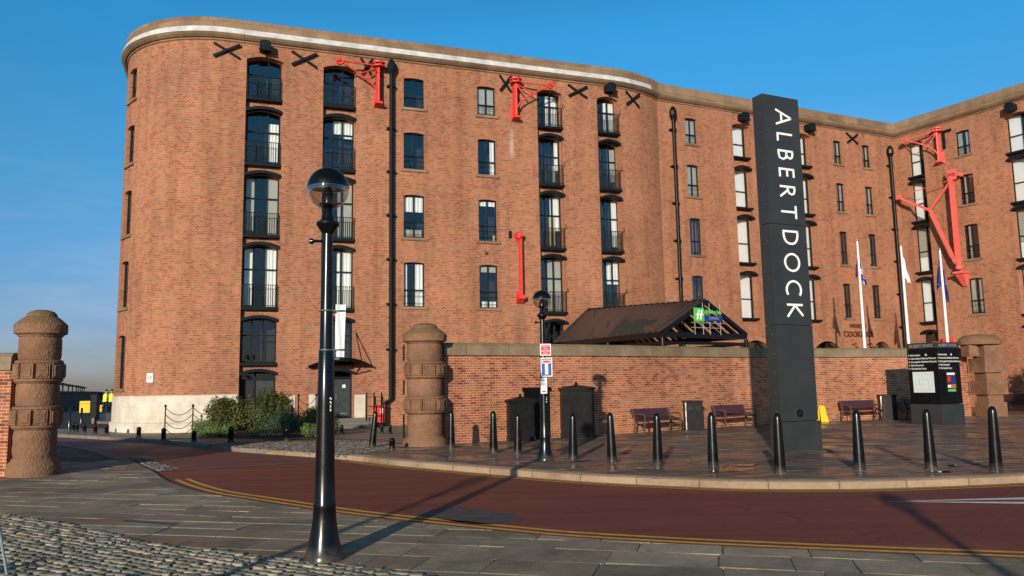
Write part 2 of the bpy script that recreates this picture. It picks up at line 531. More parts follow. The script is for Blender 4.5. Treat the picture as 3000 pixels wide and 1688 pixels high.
M['setts'] = island('granite_setts', [(.13, .12, .09), (.24, .21, .15), (.36, .31, .22), (.18, .18, .15), (.44, .38, .27)], .8, .7, vscale=14)
M['setts_far'] = island('grey_brown_setts', [(.09, .08, .07), (.15, .13, .11), (.20, .175, .145), (.12, .105, .095)], .85, .5, vscale=10)
M['leaf_dark'] = island('dark_shrub_leaf', [(.035, .05, .011), (.075, .095, .02), (.12, .105, .03), (.055, .085, .02), (.15, .145, .04)], .5, trans=.2)
M['leaf_heather'] = island('light_heather_leaf', [(.11, .17, .045), (.15, .22, .06), (.2, .26, .075)], .6, trans=.2)
M['leaf_blue'] = island('blue_green_leaf', [(.03, .085, .04), (.05, .12, .06), (.075, .15, .08)], .6, trans=.2)
M['leaf_yellow'] = island('yellow_green_leaf', [(.05, .08, .015), (.20, .19, .02), (.09, .12, .02), (.32, .27, .03)], .6, trans=.2)
M['leaf_grey'] = island('grey_green_leaf', [(.06, .085, .05), (.10, .11, .08), (.05, .07, .04)], .6, trans=.2)


def noise_warp(t, v):
    w = N(t, 'ShaderNodeVectorMath', {0: noise(t, v, 1.2, 4, .6, out=1), 3: .8}, operation='SCALE')
    a = N(t, 'ShaderNodeVectorMath', {0: v, 1: w.outputs[0]}, operation='ADD')
    return a.outputs[0]


def road_mat():
    m, t, b, o = nt('red_asphalt')
    v = coords(t)
    n1 = noise(t, v, .35, 5, .6)
    c = mixc(t, ramp(t, n1, .3, .7), (.185, .046, .03), (.24, .066, .044))
    n2 = noise(t, v, 55, 3, .7)
    c = mixc(t, .8, c, ramp(t, n2, .3, .72, (.45, .45, .45), (1.5, 1.5, 1.5)), 'MULTIPLY')
    mp = N(t, 'ShaderNodeMapping', {'Vector': v, 'Scale': (.25, 2.2, 1), 'Rotation': (0, 0, R(-8))})
    n3 = noise(t, mp.outputs[0], .9, 4, .6)
    c = mixc(t, .55, c, ramp(t, n3, .35, .65, (.62, .62, .64), (1.18, 1.18, 1.18)), 'MULTIPLY')
    oil = noise(t, v, 1.1, 6, .7)
    c = mixc(t, ramp(t, oil, .62, .75, (0, 0, 0), (.45, .45, .45)), c, (.05, .03, .026))
    vo = N(t, 'ShaderNodeTexVoronoi', {'Vector': noise_warp(t, v), 'Scale': .28}, feature='DISTANCE_TO_EDGE')
    ck = ramp(t, vo.outputs[0], .0, .004, (1, 1, 1), (0, 0, 0))
    ckm = N(t, 'ShaderNodeMath', {0: ck, 1: .6}, operation='MULTIPLY')
    c = mixc(t, ckm.outputs[0], c, (.03, .016, .013))
    sp = noise(t, v, 150, 1, .5)
    c = mixc(t, ramp(t, sp, .7, .78, (0, 0, 0), (.35, .35, .35)), c, (.3, .24, .2))
    t.links.new(c, b.inputs['Base Color'])
    r = N(t, 'ShaderNodeMapRange', {0: n1, 1: .35, 2: .65, 3: .55, 4: .8})
    t.links.new(r.outputs[0], b.inputs['Roughness'])
    b.inputs['Specular IOR Level'].default_value = .22
    bump(t, b, n2, .5, .006)
    return m


M['road'] = road_mat()


def canopy_mat():
    m, t, b, o = nt('red_brown_corrugated_sheet')
    v = coords(t)
    n = noise(t, v, .55, 3, .5)
    c = mixc(t, ramp(t, n, .49, .53), (.068, .036, .03), (.02, .024, .021))
    c = mixc(t, .6, c, ramp(t, noise(t, v, 6, 5, .7), .3, .7, (.6, .6, .6), (1.3, 1.3, 1.3)), 'MULTIPLY')
    t.links.new(c, b.inputs['Base Color'])
    b.inputs['Roughness'].default_value = .5
    return m


M['canopy'] = canopy_mat()


# ------------------------------------------------------------------ facades
class Path:
    """plan curve: straight and arc segments; outward normal is to the right of travel"""

    def __init__(self, p, h, segs, s0=0.0):
        self.segs = []
        x, y, h, s = p[0], p[1], R(h), s0
        for L, k in segs:
            self.segs.append((s, x, y, h, k, L))
            x, y, h = self._adv(x, y, h, k, L)
            s += L
        self.s0, self.s1 = s0, s

    @staticmethod
    def _adv(x, y, h, k, d):
        if abs(k) < 1e-9: return x + d * math.cos(h), y + d * math.sin(h), h
        return x + (math.sin(h + k * d) - math.sin(h)) / k, y - (math.cos(h + k * d) - math.cos(h)) / k, h + k * d

    def at(self, s):
        g = self.segs[0]
        for q in self.segs:
            if s >= q[0] - 1e-9: g = q
        return self._adv(g[1], g[2], g[3], g[4], s - g[0])

    def P(self, s, off, z):
        x, y, h = self.at(s)
        return Vector((x + math.sin(h) * off, y - math.cos(h) * off, z))

    def frame(self, s, off, z=0.):
        x, y, h = self.at(s)
        return fr(self.P(s, off, z), (math.cos(h), math.sin(h), 0), (math.sin(h), -math.cos(h), 0))

    def samples(self, a, b, step=.35):
        out = {a, b}
        for (s, x, y, h, k, L) in self.segs:
            lo, hi = max(a, s), min(b, s + L)
            if hi <= lo: continue
            out |= {lo, hi}
            if abs(k) > 1e-9:
                n = max(1, int((hi - lo) / step))
                out |= {lo + (hi - lo) * i / n for i in range(n + 1)}
        return sorted(out)


HA = 19.4
RA = 4.55
_arc = RA * math.pi / 2
# walk the corner arc backwards from the tangent point of the long front
_p0 = Vector((-12.293, 33.084))
_c = _p0 + Vector((-math.sin(R(HA)), math.cos(R(HA)))) * RA
_ps = _c + Vector((-math.cos(R(HA)), -math.sin(R(HA)))) * RA      # start of arc
_pb = _ps + Vector((-math.sin(R(HA)), math.cos(R(HA)))) * 20
PA = Path(_pb, HA - 90, [(20, 0), (_arc, 1 / RA), (18.4, 0), (5.0, 1 / 7.)], s0=-20 - _arc)
PB = Path((8.12 - 3 * .9085, 41.3 - 3 * .4179), 24.7, [(21.25, 0)], s0=-3)
PC = Path((24.7, 48.93), -58.9, [(20, 0)], s0=0)


def uniq(v):
    v = sorted(v); o = [v[0]]
    for x in v[1:]:
        if x - o[-1] > 1e-4: o.append(x)
    return o


def wall(mb, P, a, b, z0, z1, off, ops):
    """one sheet of wall with real openings (sa, sb, za, zb, rise, reveal)"""
    S = set(P.samples(a, b)); Z = {z0, z1}
    for o in ops:
        S |= {o[0], o[1]}; Z |= {max(z0, o[2]), min(z1, o[3])}
    S = uniq([s for s in S if a - 1e-6 <= s <= b + 1e-6]); Z = uniq(Z)
    for i in range(len(S) - 1):
        sm = (S[i] + S[i + 1]) / 2
        for j in range(len(Z) - 1):
            zm = (Z[j] + Z[j + 1]) / 2
            if any(o[0] < sm < o[1] and o[2] < zm < o[3] for o in ops): continue
            q = ((S[i], Z[j]), (S[i + 1], Z[j]), (S[i + 1], Z[j + 1]), (S[i], Z[j + 1]))
            mb.face([P.P(s, off, z) for s, z in q], q)
    for sa, sb, za, zb, rise, rev in ops:
        n = 8 if rise else 1
        cur = []
        for k in range(n + 1):
            u = k / n
            cur.append((sa + (sb - sa) * u, zb - rise + rise * (1 - (2 * u - 1) ** 2)))
        cur = [(s, z) for s, z in cur]
        if rise:
            for k in range(n):
                q = (cur[k], cur[k + 1], (cur[k + 1][0], zb), (cur[k][0], zb))
                mb.face([P.P(s, off, z) for s, z in q], q)
        if rise:
            dh = .115 if sb - sa < 1.05 else .23
            am, bm = sa - .06, sb + .06
            r0 = [(am + (bm - am) * k / n, zb - rise + rise * (1 - (2 * k / n - 1) ** 2) + (.002 if 0 < k < n else 0)) for k in range(n + 1)]
            mb.grid([[P.P(s, off + .004, z) for s, z in r0], [P.P(s + (s - (am + bm) / 2) * .10, off + .004, z + dh) for s, z in r0]], [[(0, s) for s, z in r0], [(dh, s) for s, z in r0]])
        bo = off - rev
        for k in range(n):
            (s1, q1), (s2, q2) = cur[k], cur[k + 1]
            mb.face([P.P(s2, off, q2), P.P(s1, off, q1), P.P(s1, bo, q1), P.P(s2, bo, q2)], [(s2, q2), (s1, q1), (s1, q1 + rev), (s2, q2 + rev)])
        zs = zb - rise
        mb.face([P.P(sa, off, za), P.P(sa, off, zs), P.P(sa, bo, zs), P.P(sa, bo, za)], [(0, za), (0, zs), (rev, zs), (rev, za)])
        mb.face([P.P(sb, off, zs), P.P(sb, off, za), P.P(sb, bo, za), P.P(sb, bo, zs)], [(0, zs), (0, za), (rev, za), (rev, zs)])
        mb.face([P.P(sa, off, za), P.P(sa, bo, za), P.P(sb, bo, za), P.P(sb, off, za)], [(sa, za), (sa, za + rev), (sb, za + rev), (sb, za)])


def curtain(Mx, x0, x1, z0, z1, mat, parent, name='curtain', waves=True):
    mb = MB()
    n = max(2, int((x1 - x0) / .02)) if waves else 1
    rows = [[], []]
    ph = RND.random() * 6
    for k in range(n + 1):
        x = x0 + (x1 - x0) * k / n
        y = (.018 * math.sin(x * 42 + ph) + .01 * math.sin(x * 19 + ph)) if waves else 0
        rows[0].append(Mx @ Vector((x, .10 + y, z0))); rows[1].append(Mx @ Vector((x, .10 + y * .6, z1)))
    mb.grid(rows)
    return mb.build(name, mat, parent, angle=60 if waves else None)


def window(bld, P, sa, sb, za, zb, plane, mull=(.5,), trans=(.38,), stuff=(), sill=None, bars=False, pane='glass', fw=.055, name='window', glazed=True):
    w, h = sb - sa, zb - za
    Mx = P.frame((sa + sb) / 2, plane, za)
    x0, x1 = -w / 2, w / 2
    mb = MB()
    d = .07
    mb.box(Mx, x0, x0 + fw, 0, d, 0, h); mb.box(Mx, x1 - fw, x1, 0, d, 0, h)
    mb.box(Mx, x0 + fw, x1 - fw, 0, d, 0, fw); mb.box(Mx, x0 + fw, x1 - fw, 0, d, h - fw, h)
    xs = [x0 + fw]
    for m_ in mull:
        xm = x0 + w * m_
        mb.box(Mx, xm - fw * .55, xm + fw * .55, -.008, d - .006, fw, h - fw)
    for tr in trans:
        mb.box(Mx, x0 + fw, x1 - fw, .006, d - .012, h * tr - fw * .5, h * tr + fw * .5)
    wo = mb.build(name, M['frame'], bld)
    if glazed:
        g = MB()
        g.face([Mx @ Vector(c) for c in ((x0 + fw, .045, fw), (x1 - fw, .045, fw), (x1 - fw, .045, h - fw), (x0 + fw, .045, h - fw))])
        g.build('pane', M[pane], wo)
    for it in stuff:
        f0, f1, g0, g1, mt = it[:5]
        curtain(Mx, x0 + w * f0, x0 + w * f1, h * g0, h * g1, M[mt], wo, it[5] if len(it) > 5 else ('blind' if mt == 'blind' else 'curtain'), waves=(mt not in ('blind', 'whiteblind')))
    if bars:
        b = MB()
        for zz in (.12, .34, .5):
            b.tube([Mx @ Vector((x0, -.05, h * zz * .72)), Mx @ Vector((x1, -.05, h * zz * .72))], .011, 5)
        for xx in (.33, .66):
            b.tube([Mx @ Vector((x0 + w * xx, -.05, .02)), Mx @ Vector((x0 + w * xx, -.05, h * .36))], .009, 5)
        b.build('safety_bars', M['ironbar'], wo)
    if sill is not None:
        s = MB()
        s.box(P.frame((sa + sb) / 2, 0, za), x0 - .12, x1 + .12, -.07, sill, -.13, -.004)
        s.build('sill', M['sand'], wo)
    return wo


def hood(bld, P, sa, sb, crown, rise, t, o0, o1):
    mb = MB()
    rows = [[], [], [], []]
    n = 10
    for k in range(n + 1):
        u = k / n
        s = sa + (sb - sa) * u
        z = crown - rise + rise * (1 - (2 * u - 1) ** 2)
        for r, (o, dz) in zip(rows, ((o0, 0), (o1, 0), (o1, t), (o0, t))): r.append(P.P(s, o, z + dz))
    mb.grid(rows + [rows[0]])
    for k in (0, -1):
        mb.face([r[k] for r in rows])
    return mb.build('arched_hood', M['iron'], bld)


def railing(bld, P, sa, sb, z, off, h=.98, n=15, hook=False):
    mb = MB()
    for k in range(n + 1):
        s = sa + .04 + (sb - sa - .08) * k / n
        mb.tube([P.P(s, off, z + .02), P.P(s, off, z + h)], .014 if k not in (0, n) else .02, 5, caps=False)
    a, b = sa + .02, sb - .02
    for zz in (h, .08):
        mb.bar(P.P(a, off, z + zz), P.P(b, off, z + zz), .04, .025)
    if hook:
        for s in (sa + .02, sb - .02):
            mb.tube([P.P(s, off, z + h), P.P(s, off + .12, z + h + .06), P.P(s, off + .16, z + h + .2)], .018, 6)
    return mb.build('balcony_railing', M['ironbar'], bld)


def slab(bld, P, sa, sb, z, o0, o1, t=.12):
    mb = MB()
    mb.box(P.frame((sa + sb) / 2, 0, z), -(sb - sa) / 2, (sb - sa) / 2, -o1, -o0, -t, 0)
    return mb.build('balcony_slab', M['iron'], bld)


def sweep(P, a, b, prof, step=.35):
    mb = MB()
    S = P.samples(a, b, step)
    rows, uvs = [], []
    L = 0; acc = [0]
    for i in range(1, len(prof)):
        L += math.dist(prof[i], prof[i - 1]); acc.append(L)
    for (o, z), l in zip(prof, acc):
        rows.append([P.P(s, o, z) for s in S]); uvs.append([(s, l) for s in S])
    mb.grid(rows, uvs)
    mb.face([r[0] for r in rows]); mb.face([r[-1] for r in reversed(rows)])
    return mb


def anchor(bld, P, s, z, w, h):
    mb = MB()
    for sg in (1, -1):
        o = .12 if sg > 0 else .065
        mb.bar(P.P(s - w / 2, o, z - sg * h / 2), P.P(s + w / 2, o, z + sg * h / 2), .105, .05, up=tuple(P.P(s, 1, 0) - P.P(s, 0, 0)))
    Mx = P.frame(s, 0, z)
    mb.box(Mx, -.05, .05, -.16, -.08, -.05, .05)
    return mb.build('anchor_plate', M['iron'], bld)


def hoist_box(bld, P, s, z):
    mb = MB()
    Mx = P.frame(s, 0, z)
    n = 8
    prof = [(-.24, -.2), (-.24, .12)] + [(-.24 * math.cos(math.pi * k / n), .12 + .13 * math.sin(math.pi * k / n)) for k in range(1, n)] + [(.24, .12), (.24, -.2)]
    a = [Mx @ Vector((x, 0, zz)) for x, zz in prof]; b = [Mx @ Vector((x, -.48, zz)) for x, zz in prof]
    for i in range(len(prof)):
        j = (i + 1) % len(prof)
        mb.face([a[i], b[i], b[j], a[j]])
    mb.face(b)
    mb.box(Mx, -.28, .28, -.5, -.44, -.24, -.19)
    return mb.build('hoist_hood', M['iron'], bld)


def downpipe(bld, P, s, z0, z1, r=.115, jog=None, off=.2):
    mb = MB()
    Mx = P.frame(s, off, 0)
    if jog:
        ds, za, zb = jog
        pts = [P.P(s + ds, off + .02, .0), P.P(s + ds, off + .02, zb), P.P(s, off, za), P.P(s, off, z1)]
    else:
        pts = [P.P(s, off, z0), P.P(s, off, z1)]
    mb.tube(pts, r, 14)
    z = z1 - .8
    lo = jog[1] + .2 if jog else z0 + .3
    while z > lo:
        mb.lathe([(r + .022, z - .05), (r + .022, z + .05)], 14, Mx)
        for sg in (-1, 1):
            mb.box(Mx, sg * (r + .05) - .05, sg * (r + .05) + .05, 0, off, z - .04, z + .04)
        z -= 2.05
    o = mb.build('downpipe', M['iron'] if jog else M['blackmatt'], bld, angle=40)
    h = MB()
    h.lathe([(r + .01, z1 - .25), (r + .11, z1 - .02), (r + .11, z1 + .22), (r + .04, z1 + .4), (.05, z1 + .5)], 8, Mx, a0=R(22.5))
    h.build('hopper_head', M['iron'] if jog else M['blackmatt'], o)
    return o


def shell(bld, poly, z=17.58):
    """flat roof and dark inner lining, so rooms are unlit"""
    m = MB(); m.face([Vector((x, y, z)) for x, y in poly])
    m.build('roof', M['roofgrey'], bld)


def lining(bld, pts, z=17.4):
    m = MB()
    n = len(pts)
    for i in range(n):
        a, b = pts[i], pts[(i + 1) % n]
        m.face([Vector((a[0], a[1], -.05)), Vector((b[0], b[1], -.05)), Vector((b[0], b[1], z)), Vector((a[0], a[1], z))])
    m.build('dark_lining', M['dark'], bld)  # added liner close behind the windows: blocks light, near-black so rooms look unlit
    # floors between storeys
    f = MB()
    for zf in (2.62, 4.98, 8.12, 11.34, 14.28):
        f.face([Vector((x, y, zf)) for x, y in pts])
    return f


STONE_PROF = [(0.0, 17.0), (.05, 17.02), (.06, 17.08), (.14, 17.10), (.24, 17.18), (.30, 17.26), (.30, 17.31)]

# ---- warehouse with the rounded corner
A = emp('warehouse', (-6., 36., 0), 0, 'brick warehouse with a rounded corner, white-lined cornice and five floors of windows', 'building', None)
GAP = -.25
A_FL = [(14.56, 16.45), (11.58, 14.05), (8.38, 11.13), (5.22, 7.95), (2.85, 4.75)]
A_BAYS = [(.74, 2.29), (4.07, 5.56), (14.54, 15.88), (17.84, 19.09)]
A_COLS = [(7.78, 8.76), (11.41, 12.33)]
W_FL = [(14.8, 16.27), (11.82, 13.6), (8.57, 10.6), (5.35, 7.42)]
CURVE = (-5.6, -4.72)
ops = [(a, b, 0., 16.47, .16, -GAP) for a, b in A_BAYS]
for a, b in A_COLS: ops += [(a, b, z0, z1, .05, .22) for z0, z1 in W_FL]
ops += [(CURVE[0], CURVE[1], z0, z1, .08, .22) for z0, z1 in W_FL + [(1.85, 4.15)]]
mb = MB()
wall(mb, PA, PA.s0, 23.0, 0., 17.02, 0., ops)
for a, b in A_BAYS:
    fl = [(a + .05, b - .05, z0, z1, .15, .22) for z0, z1 in A_FL] + [(a + .05, b - .05, 0.02, 2.46, .15, .22)]
    wall(mb, PA, a, b, 0., 16.47, GAP, fl)
mb.build('wall', M['brick_a'], A)
# curtains seen in each bay opening: fractions of width and height
FILL = {
    (0, 1): [(.62, .95, .08, .8, 'curtain')],
    (0, 2): [(.02, .3, .1, .95, 'blind'), (.62, .98, .05, .97, 'blind')],
    (0, 3): [(.02, .27, .05, .96, 'curtain'), (.64, .98, .03, .97, 'curtain')],
    (1, 1): [(.3, .97, .72, .97, 'curtain'), (.62, .97, .62, .68, 'curtain')],
    (1, 2): [(.5, .98, .05, .97, 'blind')],
    (1, 3): [(.5, .98, .03, .97, 'curtain')],
    (2, 0): [(.46, .98, .1, .92, 'curtain')],
    (2, 1): [(.8, .98, .35, .95, 'curtain'), (.6, .85, .1, .45, 'blind')],
    (2, 2): [(.55, .98, .35, .97, 'curtain'), (.5, .78, .06, .6, 'yellowc')],
    (2, 3): [(.4, .98, .03, .97, 'blind')],
    (3, 0): [(.46, .98, .1, .92, 'curtain')],
    (3, 1): [(.6, .98, .2, .9, 'blind')],
    (3, 2): [(.62, .98, .1, .97, 'curtain')],
    (3, 3): [(.35, .98, .55, .97, 'curtain')],
}
for i, (a, b) in enumerate(A_BAYS):
    for k, (z0, z1) in enumerate(A_FL):
        window(A, PA, a + .05, b - .05, z0, z1, GAP - .15, mull=(.3, .62), trans=(.62,), stuff=FILL.get((i, k), ()), fw=.06)
        if k < 4:
            railing(A, PA, a + .02, b - .02, z0, -.03 if i < 2 else .07, hook=i > 1)
        slab(A, PA, a + .004, b - .004, z0, GAP - .02, .03 if (i < 2 or k > 3) else .11, .11 if k < 4 else .13)
        if k: hood(A, PA, a + .003, b - .003, z1, .16, .13, GAP - .01, .06 if i < 2 else .14)
    hood(A, PA, a + .003, b - .003, 2.46, .16, .13, GAP - .01, .07)
    # ground floor door
    w = window(A, PA, a + .05, b - .05, .40 if i == 1 else .02, 2.46, GAP - .15, mull=(.42,), trans=(.86,), fw=.07, name='door', glazed=i != 1)
    Mx = PA.frame((a + b) / 2, GAP - .15, 0)
    hw = (b - a) / 2 - .12
    d = MB()
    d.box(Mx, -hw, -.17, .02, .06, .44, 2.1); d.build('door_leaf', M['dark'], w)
    d = MB(); d.box(Mx, -.07, hw, .012, .06, .44, 2.1)
    d.build('door_leaf', M['door'], w)
    if i == 1:
        d = MB(); d.box(Mx, -.0, .03, -.03, .012, 1.2, 1.45); d.build('handle', M['steel'], w)
        d = MB(); d.box(Mx, .28, .42, .002, .012, 1.72, 1.86); d.build('notice', M['white'], w)
        d = MB(); d.box(Mx, .2, .5, .002, .012, .55, .63); d.build('letter_plate', M['steel'], w)
CST = {
    (0, 2): [(.03, .97, .62, .97, 'curtain', 'roller_blind'), (.1, .9, .05, .2, 'blind')],
    (0, 3): [(.5, .97, .03, .97, 'curtain'), (.03, .2, .03, .97, 'curtain')],
    (1, 0): [(.03, .97, .1, .97, 'blind')],
    (1, 1): [(.72, .97, .03, .97, 'curtain')],
    (1, 2): [(.03, .97, .86, .97, 'curtain', 'roller_blind'), (.84, .95, .03, .16, 'yellowc', 'vase')],
    (1, 3): [(.03, .97, .84, .97, 'blind'), (.2, .95, .03, .16, 'curtain', 'cushion')],
}
for c, (a, b) in enumerate(A_COLS):
    for k, (z0, z1) in enumerate(W_FL):
        window(A, PA, a, b, z0, z1, -.13, stuff=CST.get((c, k), ()), sill=.2, bars=True, fw=.05)
for z0, z1 in W_FL + [(1.85, 4.15)]:
    window(A, PA, CURVE[0], CURVE[1], z0, z1, -.15, sill=.2, fw=.05)
# plinth of white stone
mb = sweep(PA, PA.s0, .735, [(.0, 0.), (.14, 0.), (.14, .36), (.10, .40), (.05, .42), (.05, 1.52), (0., 1.535)], .3)
mb.build('stone_plinth', M['lime'], A)
for s0, s1, h in ((2.30, 3.05, 1.42), (3.62, 4.06, 1.45), (5.57, 6.05, 1.40), (8.2, 9.3, .5)):
    mb = sweep(PA, s0, s1, [(0., .02), (.04, .02), (.04, h), (0., h + .01)])
    mb.build('stone_quoin', M['lime'], A)
sweep(PA, PA.s0, 23.0, STONE_PROF).build('cornice', M['sand'], A)
sweep(PA, PA.s0, 21.2, [(.30, 17.275), (.318, 17.27), (.322, 17.30), (.22, 17.545), (.05, 17.555)]).build('lead_flashing', M['lead'], A)
sweep(PA, PA.s0, 23.0, [(.28, 17.305), (.16, 17.535), (.13, 17.55), (.125, 18.0), (.08, 18.04), (-.5, 18.04), (-.5, 17.58)]).build('parapet', M['sand'], A)
for s, w_, h_ in ((-.1, 1.08, .62), (3.2, 1.1, .64), (6.02, .55, .85), (12.85, .6, .8), (16.75, 1.05, .6), (20.0, .9, .72)):
    anchor(A, PA, s, 16.55 + .0 if w_ > .8 else 16.52, w_, h_)
for s in (1.5, 18.5): hoist_box(A, PA, s, 16.84)
downpipe(A, PA, 7.16, 0, 16.5, .098, jog=(-.62, 1.2, .75))
mb = MB(); mb.box(PA.frame(12.98, 0, 8.94), -.07, .07, -.05, .0, -.17, .17); mb.build('wall_vent', M['iron'], A)
mb = MB(); mb.lathe([(.07, -.03), (.09, 0), (.07, .03)], 10, PA.frame(11.75, .06, 7.98) @ Matrix.Rotation(R(90), 4, 'X')); mb.build('pipe_end', M['stem'], A)
# arched glass entrance canopy over the second bay's door
cn = MB()
rows = [[], [], [], []]
for k in range(17):
    u = k / 16; s = 3.55 + 2.75 * u
    zc = 2.62 + .32 * (1 - (2 * u - 1) ** 2)
    dep = .35 + .95 * math.sin(math.pi * u)
    for r, (o, z) in zip(rows, ((.0, zc), (dep, zc - .02), (dep, zc + .06), (.0, zc + .08))): r.append(PA.P(s, o, z))
cn.grid(rows + [rows[0]])
for k in (0, -1): cn.face([r[k] for r in rows])
cano = cn.build('entrance_canopy', M['black'], A)
for s0, s1 in ((4.0, 4.15), (5.75, 5.62)):
    t_ = MB(); t_.tube([PA.P(s1, .02, 4.15), PA.P(s0, .9, 2.9)], .025, 6); t_.build('tie_rod', M['ironbar'], cano)
    t_ = MB(); t_.bar(PA.P(s1, .02, 2.3), PA.P(s0, .8, 2.66), .05); t_.build('bracket', M['iron'], cano)
st = MB()
Mx = PA.frame(5.0, 0, 0)
st.box(Mx, -1.3, 1.35, -.5, 0.2, .0, .40); st.box(Mx, -1.3, 1.35, -.85, -.5, .0, .27); st.box(Mx, -1.3, 1.35, -1.2, -.85, .0, .135)
st.build('entrance_steps', M['concrete'], A)
pts = [tuple(PA.P(s, -.3, 0))[:2] for s in PA.samples(PA.s0, 22.9)]
shell(A, pts)
f_ = lining(A, [tuple(PA.P(s, -1.3, 0))[:2] for s in PA.samples(PA.s0, 22.0)])
f_.build('floor_slab', M['dark'], A)

# ---- L-shaped warehouse behind: far wing and right wing
B = emp('warehouse', (18., 46., 0), 0, 'L-shaped brick warehouse behind, its two wings meeting at an inner corner', 'building', None)
B_FL = [(14.45, 16.38), (11.5, 13.8), (8.33, 10.95), (5.2, 7.72)]
B_BAYS = [(5.08, 6.32), (9.80, 11.04)]
B_COLS = [(1.78, 2.57), (12.87, 13.55), (15.31, 16.0)]
ARCH = [(5.0, 6.9), (10.4, 12.3), (15.06, 16.5)]
ops = [(a, b, 4.1, 16.4, .16, .3) for a, b in B_BAYS]
for a, b in B_COLS: ops += [(a, b, z0, z1, .05, .22) for z0, z1 in W_FL]
ops += [(a, b, .0, 3.95, .38, .4) for a, b in ARCH]
mb = MB()
wall(mb, PB, -3, 18.25, 0, 17.02, 0, ops)
for a, b in B_BAYS:
    wall(mb, PB, a, b, 4.1, 16.4, -.3, [(a + .04, b - .04, z0, z1, .15, .22) for z0, z1 in B_FL])
C_FL = [(14.25, 16.42), (11.4, 13.9), (8.22, 11.05), (5.12, 7.75), (.02, 4.5)]
C_BAYS = [(.74, 1.84), (6.62, 7.95), (12.2, 13.5)]
C_COL = (3.88, 4.70)
ops = [(a, b, 0, 16.44, .16, .28) for a, b in C_BAYS]
ops += [(C_COL[0], C_COL[1], z0, z1, .05, .22) for z0, z1 in W_FL]
wall(mb, PC, 0, 20, 0, 17.02, 0, ops)
for a, b in C_BAYS:
    wall(mb, PC, a, b, 0, 16.44, -.28, [(a + .04, b - .04, z0, z1, .15, .22) for z0, z1 in C_FL])
mb.build('wall', M['brick'], B)
for i, (a, b) in enumerate(B_BAYS):
    for k, (z0, z1) in enumerate(B_FL):
        window(B, PB, a + .04, b - .04, z0, z1, -.3 - .12, mull=(.93,), trans=(.44,), stuff=[(.01, .99, .02, .98, 'whiteblind', 'blind')], fw=.045)
        slab(B, PB, a + .003, b - .003, z0, -.32, .03, .1)
        if k: hood(B, PB, a + .003, b - .003, z1, .16, .13, -.31, .09)
for j, (a, b) in enumerate(B_COLS):
    for k, (z0, z1) in enumerate(W_FL):
        if j == 0: stf = [(.02, .98, .02, .98, 'blind')] if k < 2 else [(.4, .8, .1, .9, 'purple')] if k == 2 else []
        else: stf = [(.45, .98, .03, .98, 'blind')] if k < 2 else [(.3, .6, .1, .9, 'purple' if j == 1 else 'blind')] if k == 2 else [(.2, .45, .05, .9, 'blind')] if j == 1 else []
        window(B, PB, a, b, z0, z1, -.13, stuff=stf, sill=.2, fw=.05, bars=k < 2)
for a, b in ARCH:
    window(B, PB, a, b, .02, 3.95, -.32, mull=(.33, .66), trans=(.7,), fw=.07, name='arched_window')
for i, (a, b) in enumerate(C_BAYS):
    for k, (z0, z1) in enumerate(C_FL):
        stf = [(.02, .6, .02, .98, 'whiteblind', 'blind')] if k != 2 else [(.02, .6, .34, .98, 'blind'), (.02, .6, .02, .33, 'whiteblind', 'blind')]
        if k == 4: stf = []
        window(B, PC, a + .04, b - .04, z0, z1, -.28 - .12, mull=(.63,), trans=(.45,), stuff=stf, fw=.05)
        slab(B, PC, a + .003, b - .003, z0, -.3, .05, .12)
        if k: hood(B, PC, a + .003, b - .003, z1, .16, .13, -.29, .09)
for k, (z0, z1) in enumerate(W_FL):
    window(B, PC, C_COL[0], C_COL[1], z0, z1, -.13, stuff=[(.03, .4, .05, .97, 'blind'), (.6, .97, .05, .97, 'blind')] if k in (0, 3) else [(.2, .45, .03, .97, 'blind')], sill=.2, fw=.05, bars=True)
DK = [(.30, 17.31), (.31, 17.36), (.12, 17.54), (.11, 17.93), (.06, 17.97), (-.5, 17.97), (-.5, 17.58)]
sweep(PB, -3, 18.25, [(o, z - .011) for o, z in STONE_PROF + DK]).build('cornice', M['sand'], B)
sweep(PC, 0, 20, [(o, z + .005) for o, z in STONE_PROF + DK]).build('cornice', M['sand'], B)
anchor(B, PB, 14.45, 16.55, .95, .62)
for s in (5.75, 10.8): hoist_box(B, PB, s, 16.72)
hoist_box(B, PC, 7.2, 16.72)
downpipe(B, PB, .85, 0, 16.2, .098)
downpipe(B, PB, 17.55, 0, 15.9, .105)
mb = MB()
mb.box(PC.frame(3.22, 0, 16.0), -.05, .05, -.14, .0, -.55, .55); mb.box(PC.frame(3.45, 0, 16.5), -.24, .24, -.14, 0, -.06, .06)
mb.build('wall_bracket', M['iron'], B)
mb = MB()
for i, (txt, sz, zz) in enumerate((("WHAT'S", .36, 4.86), ("COOKING?", .47, 4.36))):
    text_mb(txt, sz, PB.frame(13.82, .05, zz), .03, mb=mb, bold=.006)
mb.build('wall_lettering', M['brownlet'], B)
for sx in (13.3, 14.55):
    mb = MB()
    mb.tube([PB.P(sx, 0, 3.75), PB.P(sx, .3, 3.82), PB.P(sx, .34, 3.7)], .03, 6); mb.lathe([(.05, -.15), (.11, 0.)], 8, Matrix.Translation(PB.P(sx, .34, 3.62)))
    mb.build('wall_lamp', M['brownlet'], B)
e = [PC.P(20, 0, 0)]
poly = [tuple(PB.P(0, -.3, 0))[:2], tuple(PB.P(18.6, -.3, 0))[:2], tuple(PC.P(20, -.3, 0))[:2], (46, 40), (34, 68), (0, 56)]
shell(B, poly)
f_ = lining(B, [tuple(PB.P(0, -1.3, 0))[:2], tuple(PB.P(19.75, -1.3, 0))[:2], tuple(PC.P(19.6, -1.3, 0))[:2], (44, 40), (33, 66), (1, 55)])
f_.build('floor_slab', M['dark'], B)
rw = MB()
